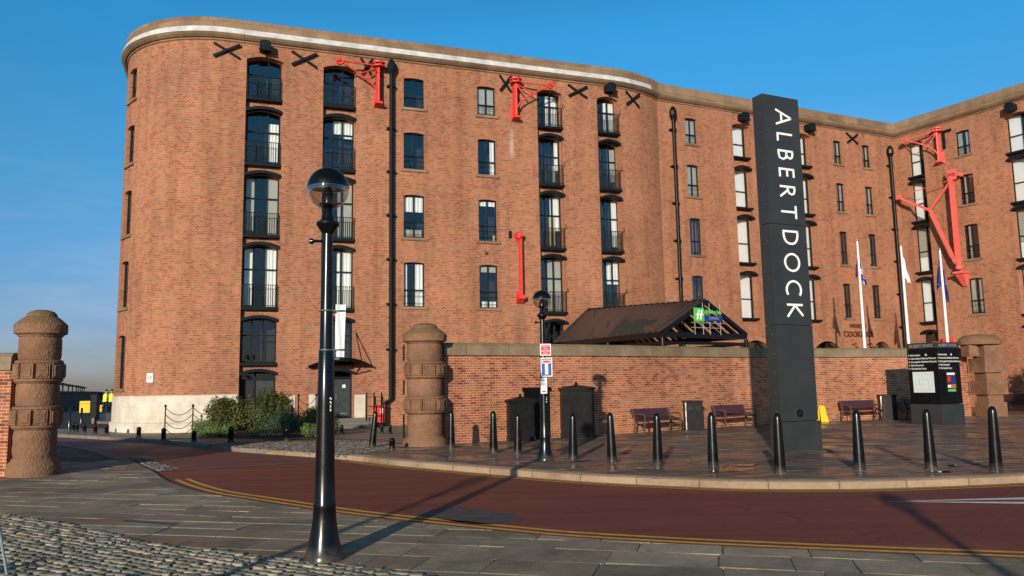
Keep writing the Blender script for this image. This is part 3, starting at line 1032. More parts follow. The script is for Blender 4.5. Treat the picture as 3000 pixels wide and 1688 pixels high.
rw.face([PC.P(20, 0, 0), Vector((46, 40, 0)), Vector((46, 40, 17.6)), PC.P(20, 0, 17.6)], [(0, 0), (12, 0), (12, 17.6), (0, 17.6)])
rw.build('end_wall', M['brick'], B)

# ------------------------------------------------------------------ ground, road, pavements


def spline(pts, n=6):
    pts = [Vector((p[0], p[1])) for p in pts]
    out = []
    for i in range(len(pts) - 1):
        p0, p1, p2, p3 = pts[max(i - 1, 0)], pts[i], pts[i + 1], pts[min(i + 2, len(pts) - 1)]
        for k in range(n):
            t = k / n
            out.append(.5 * ((2 * p1) + (p2 - p0) * t + (2 * p0 - 5 * p1 + 4 * p2 - p3) * t * t + (3 * p1 - p0 - 3 * p2 + p3) * t ** 3))
    out.append(pts[-1])
    return out


def offs(pl, d):
    """offset a plan polyline to its left by d"""
    o = []
    for i, p in enumerate(pl):
        t = (pl[min(i + 1, len(pl) - 1)] - pl[max(i - 1, 0)]).normalized()
        o.append(p + Vector((-t.y, t.x)) * d)
    return o


def strip(pl, a, b, z, za=None):
    """ribbon between offsets a and b of a polyline"""
    mb = MB()
    P, Q = offs(pl, a), offs(pl, b)
    L = [0]
    for i in range(1, len(pl)): L.append(L[-1] + (pl[i] - pl[i - 1]).length)
    mb.grid([[Vector((p.x, p.y, z)) for p in P], [Vector((p.x, p.y, z if za is None else za)) for p in Q]], [[(l, 0) for l in L], [(l, abs(b - a)) for l in L]])
    return mb


def slabpoly(pl, z0, z1):
    mb = MB()
    mb.face([Vector((p[0], p[1], z1)) for p in pl])
    n = len(pl)
    for i in range(n):
        j = (i + 1) % n
        mb.face([Vector((pl[i][0], pl[i][1], z0)), Vector((pl[j][0], pl[j][1], z0)), Vector((pl[j][0], pl[j][1], z1)), Vector((pl[i][0], pl[i][1], z1))])
    return mb


ZR, ZN = -.125, -.095
mb = MB(); mb.face([Vector((x, y, -.25)) for x, y in ((-2500, -2500), (2500, -2500), (2500, 2500), (-2500, 2500))])
tag(mb.build('ground', M['concrete']), kind='structure')
mb = MB(); mb.face([Vector((x, y, ZR)) for x, y in ((-90, 2), (60, 2), (60, 60), (-90, 90))])
tag(mb.build('road', M['road']), kind='structure')

near_px = [(3300, 1652), (3000, 1637), (2500, 1617), (2000, 1594), (1640, 1572), (1427, 1552), (1213, 1530), (1000, 1506), (850, 1484), (704, 1461), (600, 1444), (530, 1425), (480, 1404), (444, 1379), (376, 1347), (307, 1324), (235, 1309), (175, 1302), (40, 1291), (-250, 1275)]
near_e = spline([gp(x, y, ZN) for x, y in near_px])
far_px = [(3500, 1362), (3250, 1377), (3000, 1392), (2776, 1402), (2505, 1410), (2194, 1410), (2000, 1404), (1769, 1394), (1555, 1380), (1342, 1363), (1171, 1349), (1060, 1337), (939, 1328), (800, 1319), (700, 1312), (600, 1302), (491, 1291), (300, 1279), (162, 1272), (0, 1264), (-250, 1254)]
far_e = spline([gp(x, y) for x, y in far_px])

ROT_N = math.atan2((gp(2000, 1594) - gp(1213, 1530)).y, (gp(2000, 1594) - gp(1213, 1530)).x)
M['flag_near'] = flags('worn_flagstones', (.23, .165, .105), (.33, .25, .165), (.15, .135, .085), 1.05, .66, -ROT_N - R(16), rough=(.6, .95), mossc=(.12, .105, .045), ms=.03, spec=.25)
M['flag_far'] = flags('wet_mixed_flagstones', (.21, .115, .08), (.12, .095, .07), (.26, .10, .065), .62, .42, -R(14), rough=(.2, .8), mossc=(.05, .045, .035), bst=.4, ms=.016, spec=.4)
M['flag_bldg'] = flags('grey_flagstones', (.2, .165, .125), (.25, .205, .15), (.17, .14, .11), .7, .5, -R(19), rough=(.5, .85))
M['kerb'] = stone('pale_kerb_stone', (.38, .275, .18), (.29, .21, .14), dark=(.34, .31, .27), bl=(1.15, 5.), ms=.012)
M['kerb_dark'] = stone('worn_kerb_stone', (.24, .20, .155), (.19, .16, .125), dark=(.34, .32, .29), bl=(1.0, 5.), ms=.012)

M['joint'] = flags('mossy_joint_filling', (.10, .085, .055), (.16, .135, .09), (.09, .09, .04), .5, .4, 0., rough=(.8, 1.), mossc=(.10, .10, .035), msz=3.5, spec=.15)
pl = list(near_e) + [Vector((-40, 26)), Vector((-60, -30)), Vector((60, -30)), Vector((60, near_e[0].y))]
tag(slabpoly(pl, -.3, ZN - .012).build('pavement', M['joint']), kind='structure')
pl = list(far_e) + [Vector((-95, 60)), Vector((-95, 160)), Vector((70, 160)), Vector((70, far_e[0].y + 10))]
tag(slabpoly(pl, -.3, -.004).build('plaza', M['flag_far']), kind='structure')
# kerb stones along the plaza, rounded top edge, 3 mm proud
k0 = [p for p in far_e if p.x > -7.2]
k1 = [p for p in far_e if p.x <= -6.9]
L_ = [0]
for i in range(1, len(k1)): L_.append(L_[-1] + (k1[i] - k1[i - 1]).length)
rows, uvs = [], []
for o, z, l in ((.008, ZR - .05, 0), (.008, -.03, .1), (0., -.006, .12), (-.02, .003, .14), (-.24, .003, .42), (-.242, -.02, .44)):
    q = offs(k1, o)
    rows.append([Vector((p.x, p.y, z)) for p in q]); uvs.append([(s, l) for s in L_])
mb = MB(); mb.grid(rows, uvs); tag(mb.build('kerb', M['kerb_dark'], angle=50), kind='structure')
P_, L_ = k0, [0]
for i in range(1, len(k0)): L_.append(L_[-1] + (k0[i] - k0[i - 1]).length)
rows, uvs = [], []
for o, z, l in ((.012, ZR - .05, 0), (.012, -.035, .1), (.002, -.012, .12), (-.02, .004, .14), (-.30, .004, .42), (-.302, -.02, .44)):
    q = offs(k0, o)
    rows.append([Vector((p.x, p.y, z)) for p in q]); uvs.append([(s, l) for s in L_])
mb = MB(); mb.grid(rows, uvs); tag(mb.build('kerb', M['kerb'], angle=50), kind='structure')
k2 = [p for p in near_e if p.x <= -3.4]
tag(strip(k2, -.006, .3, ZN + .004).build('kerb', M['kerb_dark']), kind='structure')
# yellow lines
ny = [p for p in near_e if -7.25 < p.x < 9]


def road_line(pl, a, b, name, mat, side):
    return tag(strip(pl, side * a, side * b, ZR + .004).build(name, mat), kind='structure')


# travel is right to left: the road lies to the right of the near edge and to the left of the far edge
for a, b in ((.20, .295), (.41, .505)):
    road_line(ny, a, b, 'yellow_line', M['yline'], -1)
fy = [p for p in far_e if p.x > -5.2]
for a, b in ((.09, .17), (.27, .35)):
    road_line(fy, a, b, 'yellow_line', M['yline'], 1)
# white wedge marking on the right
for q in (((2590, 1470), (3000, 1458), (3100, 1455), (3100, 1462), (3000, 1464)), ((2650, 1473), (2590, 1470), (3000, 1471), (3100, 1471), (3100, 1477), (3000, 1477))):
    if len(q) == 6: q = (q[1], q[2], q[3], q[4], q[5])
    m_ = MB(); m_.face([Vector((*gp(x, y, ZR)[:2], ZR + .004)) for x, y in q]); tag(m_.build('white_line', M['wline']), kind='structure')
# seam of setts across the road at the gate, and the older red surface beyond
M['road_old'] = M['road'].copy(); M['road_old'].name = 'older_red_asphalt'
for n_ in M['road_old'].node_tree.nodes:
    if n_.type == 'MIX' and not n_.inputs[6].is_linked and not n_.inputs[7].is_linked:
        n_.inputs[6].default_value = (.15, .055, .042, 1); n_.inputs[7].default_value = (.19, .075, .058, 1)
ga, gb = gp(455, 1382, ZR), gp(1025, 1351, ZR)
m_ = MB(); m_.face([Vector((*p[:2], ZR + .005)) for p in (ga, gb, gp(1030, 1325, ZR), gp(700, 1300, ZR), gp(300, 1270, ZR), gp(-300, 1255, ZR), gp(-300, 1285, ZR), gp(200, 1300, ZR), gp(380, 1345, ZR))])
tag(m_.build('road_beyond_gate', M['road_old']), kind='structure')
m_ = MB(); d_ = (gb - ga).normalized(); w_ = Vector((-d_.y, d_.x, 0)) * .16
m_.face([Vector((*p[:2], ZR + .009)) for p in (ga, gb, gb + w_, ga + w_)], [(0, 0), (9, 0), (9, .2), (0, .2)])
tag(m_.build('road_seam', M['kerb_dark']), kind='structure')
# patched trench in the road
M['patch'] = plain('scored_grey_patch', (.07, .062, .062), .8, var=.6, nscale=5, bmp=.8, bscale=22)
pts_ = [(1212, 1502), (1255, 1494), (1310, 1490), (1335, 1483), (1420, 1496), (1500, 1506), (1545, 1522), (1500, 1530), (1440, 1538), (1360, 1534), (1290, 1522), (1240, 1512)]
m_ = MB(); m_.face([Vector((*gp(x, y, ZR)[:2], ZR + .004)) for x, y in pts_]); tag(m_.build('road_patch', M['patch']), kind='structure')


def clip(poly, p, n):
    """keep the part of a convex polygon on the side of p that n points to"""
    out = []
    for i in range(len(poly)):
        a, b = poly[i - 1], poly[i]
        da, db = (a - p).dot(n), (b - p).dot(n)
        if da * db < 0: out.append(a + (b - a) * (da / (da - db)))
        if db >= 0: out.append(b)
    return out


def paving(name, mat, box, rot, rows, lens, z, borders, seed, tilt=.006, step=.004, gap=.009, holes=()):
    """individually laid slabs, cut along smooth borders (polyline, side to keep)"""
    rnd = random.Random(seed)
    c, sn = math.cos(rot), math.sin(rot)
    mb = MB()
    x0, x1, y0, y1 = box
    v = -45.
    while v < 45:
        h = rnd.uniform(*rows)
        u = -45 - rnd.random()
        while u < 45:
            w = rnd.uniform(*lens)
            q = [Vector((a * c - b * sn, a * sn + b * c)) for a, b in ((u + gap, v + gap), (u + w - gap, v + gap), (u + w - gap, v + h - gap), (u + gap, v + h - gap))]
            u += w
            m = sum(q, Vector((0, 0))) / 4
            if not (x0 < m.x < x1 and y0 < m.y < y1): continue
            q = [p + Vector((rnd.uniform(-.5, .5), rnd.uniform(-.5, .5))) * gap for p in q]
            ok = True
            for pl, side in borders:
                bi = min(range(len(pl) - 1), key=lambda k: ((pl[k] + pl[k + 1]) / 2 - m).length_squared)
                t = (pl[bi + 1] - pl[bi]).normalized()
                nn = Vector((-t.y, t.x)) * side
                if (m - pl[bi]).dot(nn) < -1.2: ok = False; break
                q = clip(q, pl[bi] + nn * .012, nn)
                if len(q) < 3: ok = False; break
            if not ok or any((m - Vector(hc)).length < hr for hc, hr in holes): continue
            tx, ty, dz = rnd.gauss(0, tilt), rnd.gauss(0, tilt), rnd.uniform(-step, step)
            m = sum(q, Vector((0, 0))) / len(q)
            top = [Vector((p.x, p.y, z + dz + (p.x - m.x) * tx + (p.y - m.y) * ty)) for p in q]
            ins = [p + (Vector((m.x, m.y, p.z)) - p).normalized() * .008 + Vector((0, 0, .004)) for p in top]
            bot = [p - Vector((0, 0, .03)) for p in top]
            mb.grid([bot, top, ins], closed=True)
            mb.face(ins)
        v += h
    tag(mb.build(name, mat), kind='structure')


def slab_mat(name, cols, rough, spec, wet=(.5, .62), mossy=.5):
    m = island(name, cols, .8, .0, vscale=5., spec=spec)
    t = m.node_tree
    b = next(n for n in t.nodes if n.type == 'BSDF_PRINCIPLED')
    v = coords(t)
    base = b.inputs['Base Color'].links[0].from_socket
    c = mixc(t, .75, base, ramp(t, noise(t, v, .5, 6, .65), .32, .68, (.5, .5, .5), (1.3, 1.28, 1.24)), 'MULTIPLY')
    c = mixc(t, .6, c, ramp(t, noise(t, v, 45, 3, .7), .3, .7, (.6, .6, .6), (1.35, 1.35, 1.35)), 'MULTIPLY')
    mm = N(t, 'ShaderNodeMath', {0: ramp(t, noise(t, v, 1.6, 6, .72), .55, .7), 1: mossy}, operation='MULTIPLY')
    c = mixc(t, mm.outputs[0], c, (.10, .095, .042))
    lich = ramp(t, noise(t, v, 7, 6, .8), .66, .74, (0, 0, 0), (.4, .4, .4))
    c = mixc(t, lich, c, (.36, .33, .27))
    t.links.new(c, b.inputs['Base Color'])
    g = N(t, 'ShaderNodeNewGeometry')
    w = N(t, 'ShaderNodeMapRange', {0: noise(t, v, .7, 5, .6), 1: wet[0] - .12, 2: wet[1], 3: rough[1], 4: rough[0]})
    r2 = N(t, 'ShaderNodeMapRange', {0: g.outputs['Random Per Island'], 1: 0., 2: 1., 3: -.10, 4: .12})
    ad = N(t, 'ShaderNodeMath', {0: w.outputs[0], 1: r2.outputs[0]}, operation='ADD', use_clamp=True)
    t.links.new(ad.outputs[0], b.inputs['Roughness'])
    h = N(t, 'ShaderNodeMath', {0: noise(t, v, 3.5, 5, .6), 1: noise(t, v, 30, 4, .7)}, operation='ADD')
    bump(t, b, h.outputs[0], .35, .014)
    return m


M['slab_near'] = slab_mat('worn_sandstone_slab', [(.28, .22, .155), (.36, .285, .20), (.22, .20, .14), (.32, .255, .18), (.40, .32, .225), (.25, .21, .15), (.31, .19, .135)], (.6, .95), .2)
M['slab_far'] = slab_mat('wet_mixed_slab', [(.17, .115, .085), (.11, .095, .075), (.21, .105, .075), (.13, .11, .09), (.085, .075, .065), (.19, .145, .115), (.15, .09, .07)], (.12, .8), .45, wet=(.5, .6), mossy=.3)
cobline = spline([gp(x, y, ZN)[:2] for x, y in ((-300, 1470), (-80, 1492), (150, 1528), (405, 1584), (598, 1612), (875, 1641), (1100, 1670), (1260, 1694), (1500, 1730))])
paving('paving_slabs', M['slab_near'], (-19, 9, 5.5, 21), ROT_N + R(14), (.42, .66), (.55, 1.3), ZN, [(near_e, 1), (cobline, 1)], 4, tilt=.005, step=.0015, gap=.005)
wallline = spline([(-9, 26.5), (-3.6, 25.5)] + [(p[0], p[1]) for p in ((-1.75, 23.95), (.9, 25.5), (3.4, 27.0), (6.0, 28.85), (9.1, 30.95), (13.6, 33.2), (20.3, 35.3), (34, 38))])
kin = offs(far_e, -.31)
paving('plaza_slabs', M['slab_far'], (-5.2, 27, 12, 37), R(14), (.32, .5), (.45, 1.0), .0, [(kin, -1), (wallline, -1)], 6, tilt=.007, step=.003, gap=.007)


def setts(name, poly, rot, sx, sy, z, hgt, jit=.5, seed=3, gap=.009, base=True, mat='setts'):
    """rows of rounded stones inside a plan polygon, one mesh"""
    rnd = random.Random(seed)
    c, s = math.cos(rot), math.sin(rot)
    loc = [(p[0] * c + p[1] * s, -p[0] * s + p[1] * c) for p in poly]
    x0, x1 = min(p[0] for p in loc), max(p[0] for p in loc)
    y0, y1 = min(p[1] for p in loc), max(p[1] for p in loc)

    def inside(x, y):
        r = False
        for i in range(len(loc)):
            a, b = loc[i], loc[i - 1]
            if (a[1] > y) != (b[1] > y) and x < (b[0] - a[0]) * (y - a[1]) / (b[1] - a[1]) + a[0]: r = not r
        return r
    mb = MB()
    y = y0
    while y < y1:
        h = sy * rnd.uniform(.85, 1.15)
        x = x0 - rnd.random() * sx
        while x < x1:
            w = sx * rnd.uniform(.75, 1.35)
            if inside(x + w / 2, y + h / 2):
                cx, cy = x + w / 2, y + h / 2 + rnd.uniform(-.01, .01)
                rz = rnd.uniform(-.09, .09); tx, ty = rnd.uniform(-.06, .06), rnd.uniform(-.06, .06)
                dz = rnd.uniform(-.008, .008)
                rows = []
                for f, zz in ((1.0, -.05), (1.0, hgt * .3), (.95, hgt * .85), (.8, hgt), (.3, hgt * 1.03)):
                    row = []
                    for k in range(8):
                        a = k * math.pi / 4 + math.pi / 8
                        q = 1.18
                        ex = max(-1, min(1, math.cos(a) * 1.22)) * (w / 2 - gap) * f
                        ey = max(-1, min(1, math.sin(a) * 1.3)) * (h / 2 - gap) * f
                        ex *= 1 + jit * .3 * math.sin(k * 2.3 + cx * 9); ey *= 1 + jit * .3 * math.cos(k * 1.7 + cy * 7)
                        lx, ly = cx + ex * math.cos(rz) - ey * math.sin(rz), cy + ex * math.sin(rz) + ey * math.cos(rz)
                        lz = z + zz + dz + ex * tx + ey * ty
                        row.append(Vector((lx * c - ly * s, lx * s + ly * c, lz)))
                    rows.append(row)
                mb.grid(rows, closed=True); mb.face(rows[-1])
            x += w
        y += h
    o = mb.build(name, M[mat], angle=75)
    tag(o, kind='structure')
    if base:
        b = MB(); b.face([Vector((p[0], p[1], z)) for p in poly])
        tag(b.build(name + '_bed', M['setts_gap']), kind='structure')


cob = [gp(x, y, ZN) for x, y in ((-80, 1492), (150, 1528), (405, 1584), (598, 1612), (875, 1641), (1100, 1670), (1260, 1694))]
rc = math.atan2((gp(875, 1641) - gp(150, 1528)).y, (gp(875, 1641) - gp(150, 1528)).x)
setts('cobbles', [p[:2] for p in cob] + [(.6, 6.0), (-3., 6.0), (-7.5, 8.6)], rc, .135, .112, ZN + .002, .02)
cob2 = [gp(x, y) for x, y in ((600, 1303), (660, 1307), (705, 1312), (800, 1319), (939, 1328), (1010, 1334), (1100, 1322), (1190, 1306), (1120, 1296), (1000, 1290), (900, 1296), (800, 1294), (700, 1297))]
setts('cobbles', [p[:2] for p in cob2], R(10), .15, .12, .004, .010, seed=9, mat='setts_far')
setts('cobbles', [gp(x, y, ZR)[:2] for x, y in ((372, 1341), (432, 1346), (520, 1374), (458, 1384), (440, 1372))], R(-30), .16, .12, ZR + .008, .012, seed=12, mat='setts_far')
M['asphalt'] = plain('dark_promenade_asphalt', (.05, .045, .045), .92, var=.3, nscale=2, spec=.15)
m_ = MB(); m_.face([Vector((*p, .006)) for p in ((-95, 38), (-19.3, 38), (-20.5, 42), (-28, 64), (-50, 160), (-95, 160))]); tag(m_.build('promenade_road', M['asphalt']), kind='structure')
# flag edging strip between cobbles and slabs at the bottom
# ground in front of the building
pl = [tuple(PA.P(s, .02, 0))[:2] for s in PA.samples(-9, 8)]
pl = [gp(560, 1297), gp(300, 1276), gp(170, 1268), gp(200, 1250), gp(260, 1245)] + [Vector((*p, 0)) for p in pl] + [gp(1190, 1290), gp(1000, 1286), gp(800, 1291), gp(700, 1295)]
m_ = MB(); m_.face([Vector((p[0], p[1], .004)) for p in pl]); tag(m_.build('forecourt', M['flag_bldg']), kind='structure')
pl = [gp(x, y) for x, y in ((585, 1277), (650, 1283), (760, 1288), (850, 1290), (930, 1287), (960, 1270), (900, 1258), (700, 1255), (600, 1262))]
m_ = MB(); m_.face([Vector((p[0], p[1], .02)) for p in pl]); tag(m_.build('soil_bed', M['soil']), kind='structure')

# puddles added on the slabs to mirror the bright windows as glints
mw, tw, bw_, ow_ = nt('glint_puddle_water')
bw_.inputs['Base Color'].default_value = (.012, .01, .008, 1); bw_.inputs['Roughness'].default_value = .03
bump(tw, bw_, noise(tw, coords(tw), 5, 2), .05, .01)
M['glint_puddle'] = mw
for k_, (cx_, cy_, rx_, ry_) in enumerate(((2135, 1377, 62, 6.5), (2098, 1368, 40, 3.5), (2180, 1364, 36, 3.), (2760, 1384, 26, 2.6), (2796, 1366, 20, 2.2), (1880, 1373, 22, 2.2), (1700, 1352, 26, 2.))):
    rr_ = random.Random(k_ + 3)
    ph_ = [rr_.random() * 6 for _ in range(3)]
    m_ = MB(); m_.face([Vector((*gp(cx_ + rx_ * q_ * math.cos(a_), cy_ + ry_ * q_ * math.sin(a_))[:2], .0125)) for a_, q_ in [(2 * math.pi * i_ / 26, 1 + .28 * math.sin(3 * 2 * math.pi * i_ / 26 + ph_[0]) + .2 * math.sin(5 * 2 * math.pi * i_ / 26 + ph_[1])) for i_ in range(26)]])
    tag(m_.build('glint_puddle', M['glint_puddle']), kind='structure')

# ------------------------------------------------------------------ boundary walls
BW = [(-2.1, 23.7), (.9, 25.5), (3.4, 27.0), (6.0, 28.85), (9.1, 30.95), (13.6, 33.2), (20.3, 35.3)]


def boundary(name, plan, top, label, t=.42, cop=.40, over=.06):
    root = emp(name, (plan[0][0], plan[0][1], 0), 0, label, 'wall')
    pl = spline(plan, 6)
    L = [0]
    for i in range(1, len(pl)): L.append(L[-1] + (pl[i] - pl[i - 1]).length)

    def ring(prof, matname, nm):
        rows, uvs = [], []
        acc = 0; last = None
        for o, z in prof:
            if last: acc += math.dist(last, (o, z))
            last = (o, z)
            q = offs(pl, o)
            rows.append([Vector((p.x, p.y, z)) for p in q]); uvs.append([(s, acc) for s in L])
        m = MB(); m.grid(rows, uvs); m.face([r[0] for r in rows]); m.face([r[-1] for r in reversed(rows)])
        return m.build(nm, M[matname], root)
    ring([(0, -.12), (0, top - cop + .01), (t, top - cop + .01), (t, -.12)], 'brick_wall', 'brickwork')
    ring([(-over, top - cop), (-over, top - cop + .05), (-over + .02, top - .10), (.03, top - .02), (t / 2, top), (t - .03, top - .02), (t + over, top - .1), (t + over, top - cop), (-over, top - cop)], 'coping', 'coping')
    return root


wl = boundary('boundary_wall', BW, 3.03, 'long curved brick wall with mossy stone coping behind the benches')
boundary('boundary_wall', [(-26, 17.6), (-18, 17.55), (-11.1, 17.45)], 2.62, 'short stretch of brick wall at the left edge running into the left gate pillar')


def gate_pillar(loc, rz, label, sc=1.0, groove=False):
    root = emp('gate_pillar', (*loc, -.12), rz, label, 'pillar', 'stone gate pillars')
    T = W[root] @ Matrix.Diagonal((sc, sc, 1.035, 1))
    rnd = random.Random(int(loc[0] * 10))
    m = MB()
    m.lathe([(.56, 0), (.575, .12), (.55, .28), (.47, .36), (.46, .40)], 20, T)
    m.build('base', M['sandpil'], root, angle=40)

    def drum(z0, z1):
        n = 36
        rows = []
        for i in range(9):
            z = z0 + (z1 - z0) * i / 8
            e = .022 * (1 - (abs(2 * i / 8 - 1)) ** 6)
            rows.append([T @ Vector(((.43 + e + rnd.uniform(-.006, .006)) * math.cos(2 * math.pi * k / n), (.43 + e + rnd.uniform(-.006, .006)) * math.sin(2 * math.pi * k / n), z)) for k in range(n)])
        d = MB(); d.grid(rows, closed=True); d.face(list(reversed(rows[0]))); d.face(rows[-1])
        d.build('drum', M['sandpil'], root, angle=60)

    def band(z0, z1):
        d = MB()
        d.lathe([(.46, z0), (.515, z0 + .05), (.515, z0 + .09), (.485, z0 + .1), (.485, z1 - .08), (.515, z1 - .07), (.50, z1 - .02), (.46, z1)], 24, T)
        nb = 10
        for k in range(nb):
            a = 2 * math.pi * (k + .5) / nb
            Q = T @ Matrix.Rotation(a, 4, 'Z')
            w = .135
            d.hexa([Q @ Vector(c) for c in ((.47, -w, z0 + .10), (.535, -w, z0 + .10), (.535, w, z0 + .10), (.47, w, z0 + .10), (.47, -w, z1 - .085), (.535, -w, z1 - .085), (.535, w, z1 - .085), (.47, w, z1 - .085))])
            d.hexa([Q @ Vector(c) for c in ((.53, -w + .03, z0 + .13), (.553, -w + .045, z0 + .145), (.553, w - .045, z0 + .145), (.53, w - .03, z0 + .13), (.53, -w + .03, z1 - .115), (.553, -w + .045, z1 - .13), (.553, w - .045, z1 - .13), (.53, w - .03, z1 - .115))])
        d.build('rusticated_band', M['sandpil'], root, angle=35)
    drum(.40, 1.0); band(1.0, 1.5); drum(1.5, 1.98); band(1.98, 2.48); drum(2.48, 2.98)
    d = MB()
    d.lathe([(.46, 2.98), (.47, 3.0), (.50, 3.03), (.56, 3.05), (.565, 3.24), (.54, 3.27), (.41, 3.38), (.33, 3.43), (.325, 3.47), (.27, 3.53), (.15, 3.57), (.02, 3.58)], 18, T, a0=R(11))
    d.build('cap', M['sandpil'], root, angle=28)
    if groove:
        d = MB()
        for z0, z1 in ((.35, 1.0), (1.55, 1.95), (2.5, 2.95)):
            d.box(T, -.56, -.53, -.04, .04, z0, z1)
        d.build('gate_rail', M['iron'], root)
    return root


gate_pillar((-10.68, 17.75), R(4), 'weathered round gate pillar with mossy domed cap beside the left wall', .95)
gate_pillar((-2.62, 23.35), R(20), 'round gate pillar with iron gate rails at the left end of the curved wall', 1.16, groove=True)
# third gate pillar at the far right: broad mushroom cap on a square shaft
gp3 = emp('gate_pillar', (20.75, 34.6, 0), R(8), 'gate pillar with broad flat mossy cap at the right end of the curved wall', 'pillar', 'stone gate pillars')
T = W[gp3]
m = MB(); m.box(T, -.42, .45, -.42, .42, 0, .62); m.box(T, -.36, .36, -.36, .36, .62, 3.12); m.build('shaft', M['sandpil'], gp3)
for z in (.95, 1.9):
    m = MB(); m.box(T, -.5, .5, -.5, .5, z, z + .6); m.box(T, -.36, .36, -.53, -.5, z + .1, z + .5); m.build('rusticated_band', M['sandpil'], gp3)
m = MB(); m.box(T, -1.0, -.62, -.25, .25, 2.6, 3.15); m.box(T, -.55, -.4, -.1, .2, 2.6, 3.15); m.build('cap_support', M['sandpil'], gp3)
m = MB()
rows = []
for sx, sy, z in ((.8, .5, 3.1), (.95, .62, 3.12), (.97, .64, 3.3), (.86, .56, 3.42), (.66, .42, 3.52), (.3, .2, 3.56)):
    rows.append([T @ Vector((-.26 + sx * math.cos(2 * math.pi * k / 20), sy * math.sin(2 * math.pi * k / 20), z)) for k in range(20)])
m.grid(rows, closed=True); m.face(list(reversed(rows[0]))); m.face(rows[-1]); m.build('cap', M['sandpil'], gp3, angle=35)

# ------------------------------------------------------------------ street lamps


def lamp_proto():
    t = emp('street_lamp', (0, 0, 0))
    m = MB()
    m.lathe([(.20, 0), (.203, .02), (.185, .06), (.165, .13), (.14, .24), (.118, .38), (.112, .5), (.115, .52), (.108, .54), (.098, .9), (.088, 1.5), (.078, 2.0), (.07, 2.02), (.064, 2.6), (.055, 3.1), (.053, 3.2), (.07, 3.22), (.105, 3.27), (.122, 3.295), (.118, 3.32), (.075, 3.345), (.058, 3.40), (.055, 3.43), (.045, 3.45), (.05, 3.47), (.095, 3.495), (.10, 3.51), (.04, 3.52)], 28)
    m.build('post', M['black'], t, angle=40)
    h = MB(); h.lathe([(.065, 3.505), (.068, 3.59), (.058, 3.61), (.06, 3.62), (.045, 3.64), (.03, 3.70)], 20)
    h.build('lamp_holder', M['black'], t, angle=35)
    R_, zc = .217, 3.67
    cap = MB()
    cap.lathe([(.205, zc + .01), (R_ + .004, zc + .012)] + [((R_ + .004) * math.cos(a), zc + (R_ + .004) * math.sin(a)) for a in [R(3 + 87 * k / 12) for k in range(1, 12)]] + [(.003, zc + R_ + .004)], 32)
    cap.build('globe_cap', M['black'], t, angle=30)
    g = MB()
    g.lathe([(R_ * math.cos(a), zc + R_ * math.sin(a)) for a in [R(-66 + 69 * k / 12) for k in range(13)]], 32, caps=False)
    g.build('clear_globe', M['globe'], t, angle=60)
    rf = MB(); rf.lathe([(.203, zc + .006), (.15, zc + .03), (.05, zc + .05), (.003, zc + .05)], 32, caps=False); rf.build('reflector', M['white'], t, angle=60)
    b = MB(); b.lathe([(.02, 3.68), (.03, 3.72), (.03, 3.78), (.012, 3.81)], 12); b.build('bulb', M['white'], t, angle=60)
    return t


def ladder(t, x0, x1, z=3.13):
    T = W[t]
    m = MB()
    m.tube([T @ Vector((x0, 0, z)), T @ Vector((x1, 0, z))], .016, 8)
    for x in (x0, x1):
        if abs(x) > .08: m.lathe([(.01, -.03), (.03, -.015), (.03, .015), (.01, .03)], 10, T @ Matrix.Translation((x, 0, z)) @ Matrix.Rotation(R(90), 4, 'Y'))
    return m.build('ladder_bar', M['black'], t, angle=40)


lp = lamp_proto()
lp['group'] = 'globe street lamps'; lp['category'] = 'street lamp'
lamp2 = copy_tree(lp, (.69, 18.2, 0), R(40), label='black globe street lamp carrying road signs in front of the curved wall')
lamp2b = copy_tree(lp, (-5.6 + .2, -2.0, 0), 0, label='black globe street lamp standing behind the viewer on the left')
lamp3b = copy_tree(lp, (1.15, -5.35, 0), 0, label='black globe street lamp standing behind the viewer')
for o_ in (lamp2, lamp2b, lamp3b): W[o_] = Matrix.Translation(o_.location) @ Matrix.Rotation(o_.rotation_euler.z, 4, 'Z')
lp.location = gp(949, 1641, ZN); lp.scale = (1.05, 1.05, 1.092)
LA = lp.location.copy()
W[lp] = Matrix.Translation(lp.location) @ Matrix.Diagonal((1.05, 1.05, 1.092, 1))
for c in kids(lp): W[c] = W[lp]
lp['label'] = 'black globe street lamp close to the viewer beside the cobbles, white banner on its post'
ladder(lp, -.17, .0)
ladder(lamp2, -.2, .2); ladder(lamp2b, -.5, .5, 3.05)
m = text_mb('A\nA\n3\n9', .042, fr((LA.x + .015, LA.y - .09, 1.53), (1, -.1, 0), (.1, -1, 0)) @ Matrix.Translation((.055, .028, 0)), .003)
m.build('post_number', M['letters'], lp)
# banner on the near lamp
bn = emp('banner', (LA.x + .07, LA.y, 2.05), R(0), 'small white banner strapped to the post of the nearest street lamp', 'banner')
d_ = Vector((.88, .47, 0)).normalized()
o_ = Vector((LA.x, LA.y, 0)) + d_ * .085
m = MB()
rows = []
for k in range(9):
    u = k / 8
    q = o_ + d_ * (.125 * u)
    rows.append([Vector((q.x, q.y, z)) + Vector((.012 * math.sin(u * 5 + z * 3), 0, 0)) for z in (2.04, 2.2, 2.36, 2.5, 2.62)])
m.grid(rows); bo = m.build('cloth', M['banner'], bn, angle=60)
for z in (2.115, 2.545):
    m = MB()
    m.lathe([(.083, z - .008), (.086, z), (.083, z + .008)], 20, Matrix.Translation((LA.x, LA.y, 0)))
    m.tube([o_ + Vector((0, 0, z)) - d_ * .02, o_ + d_ * .12 + Vector((0, -.02, z + .008))], .008, 6)
    m.build('bracket', M['steel'], bn)

# road signs on the second lamp
LB = Vector((.69, 18.2, 0))


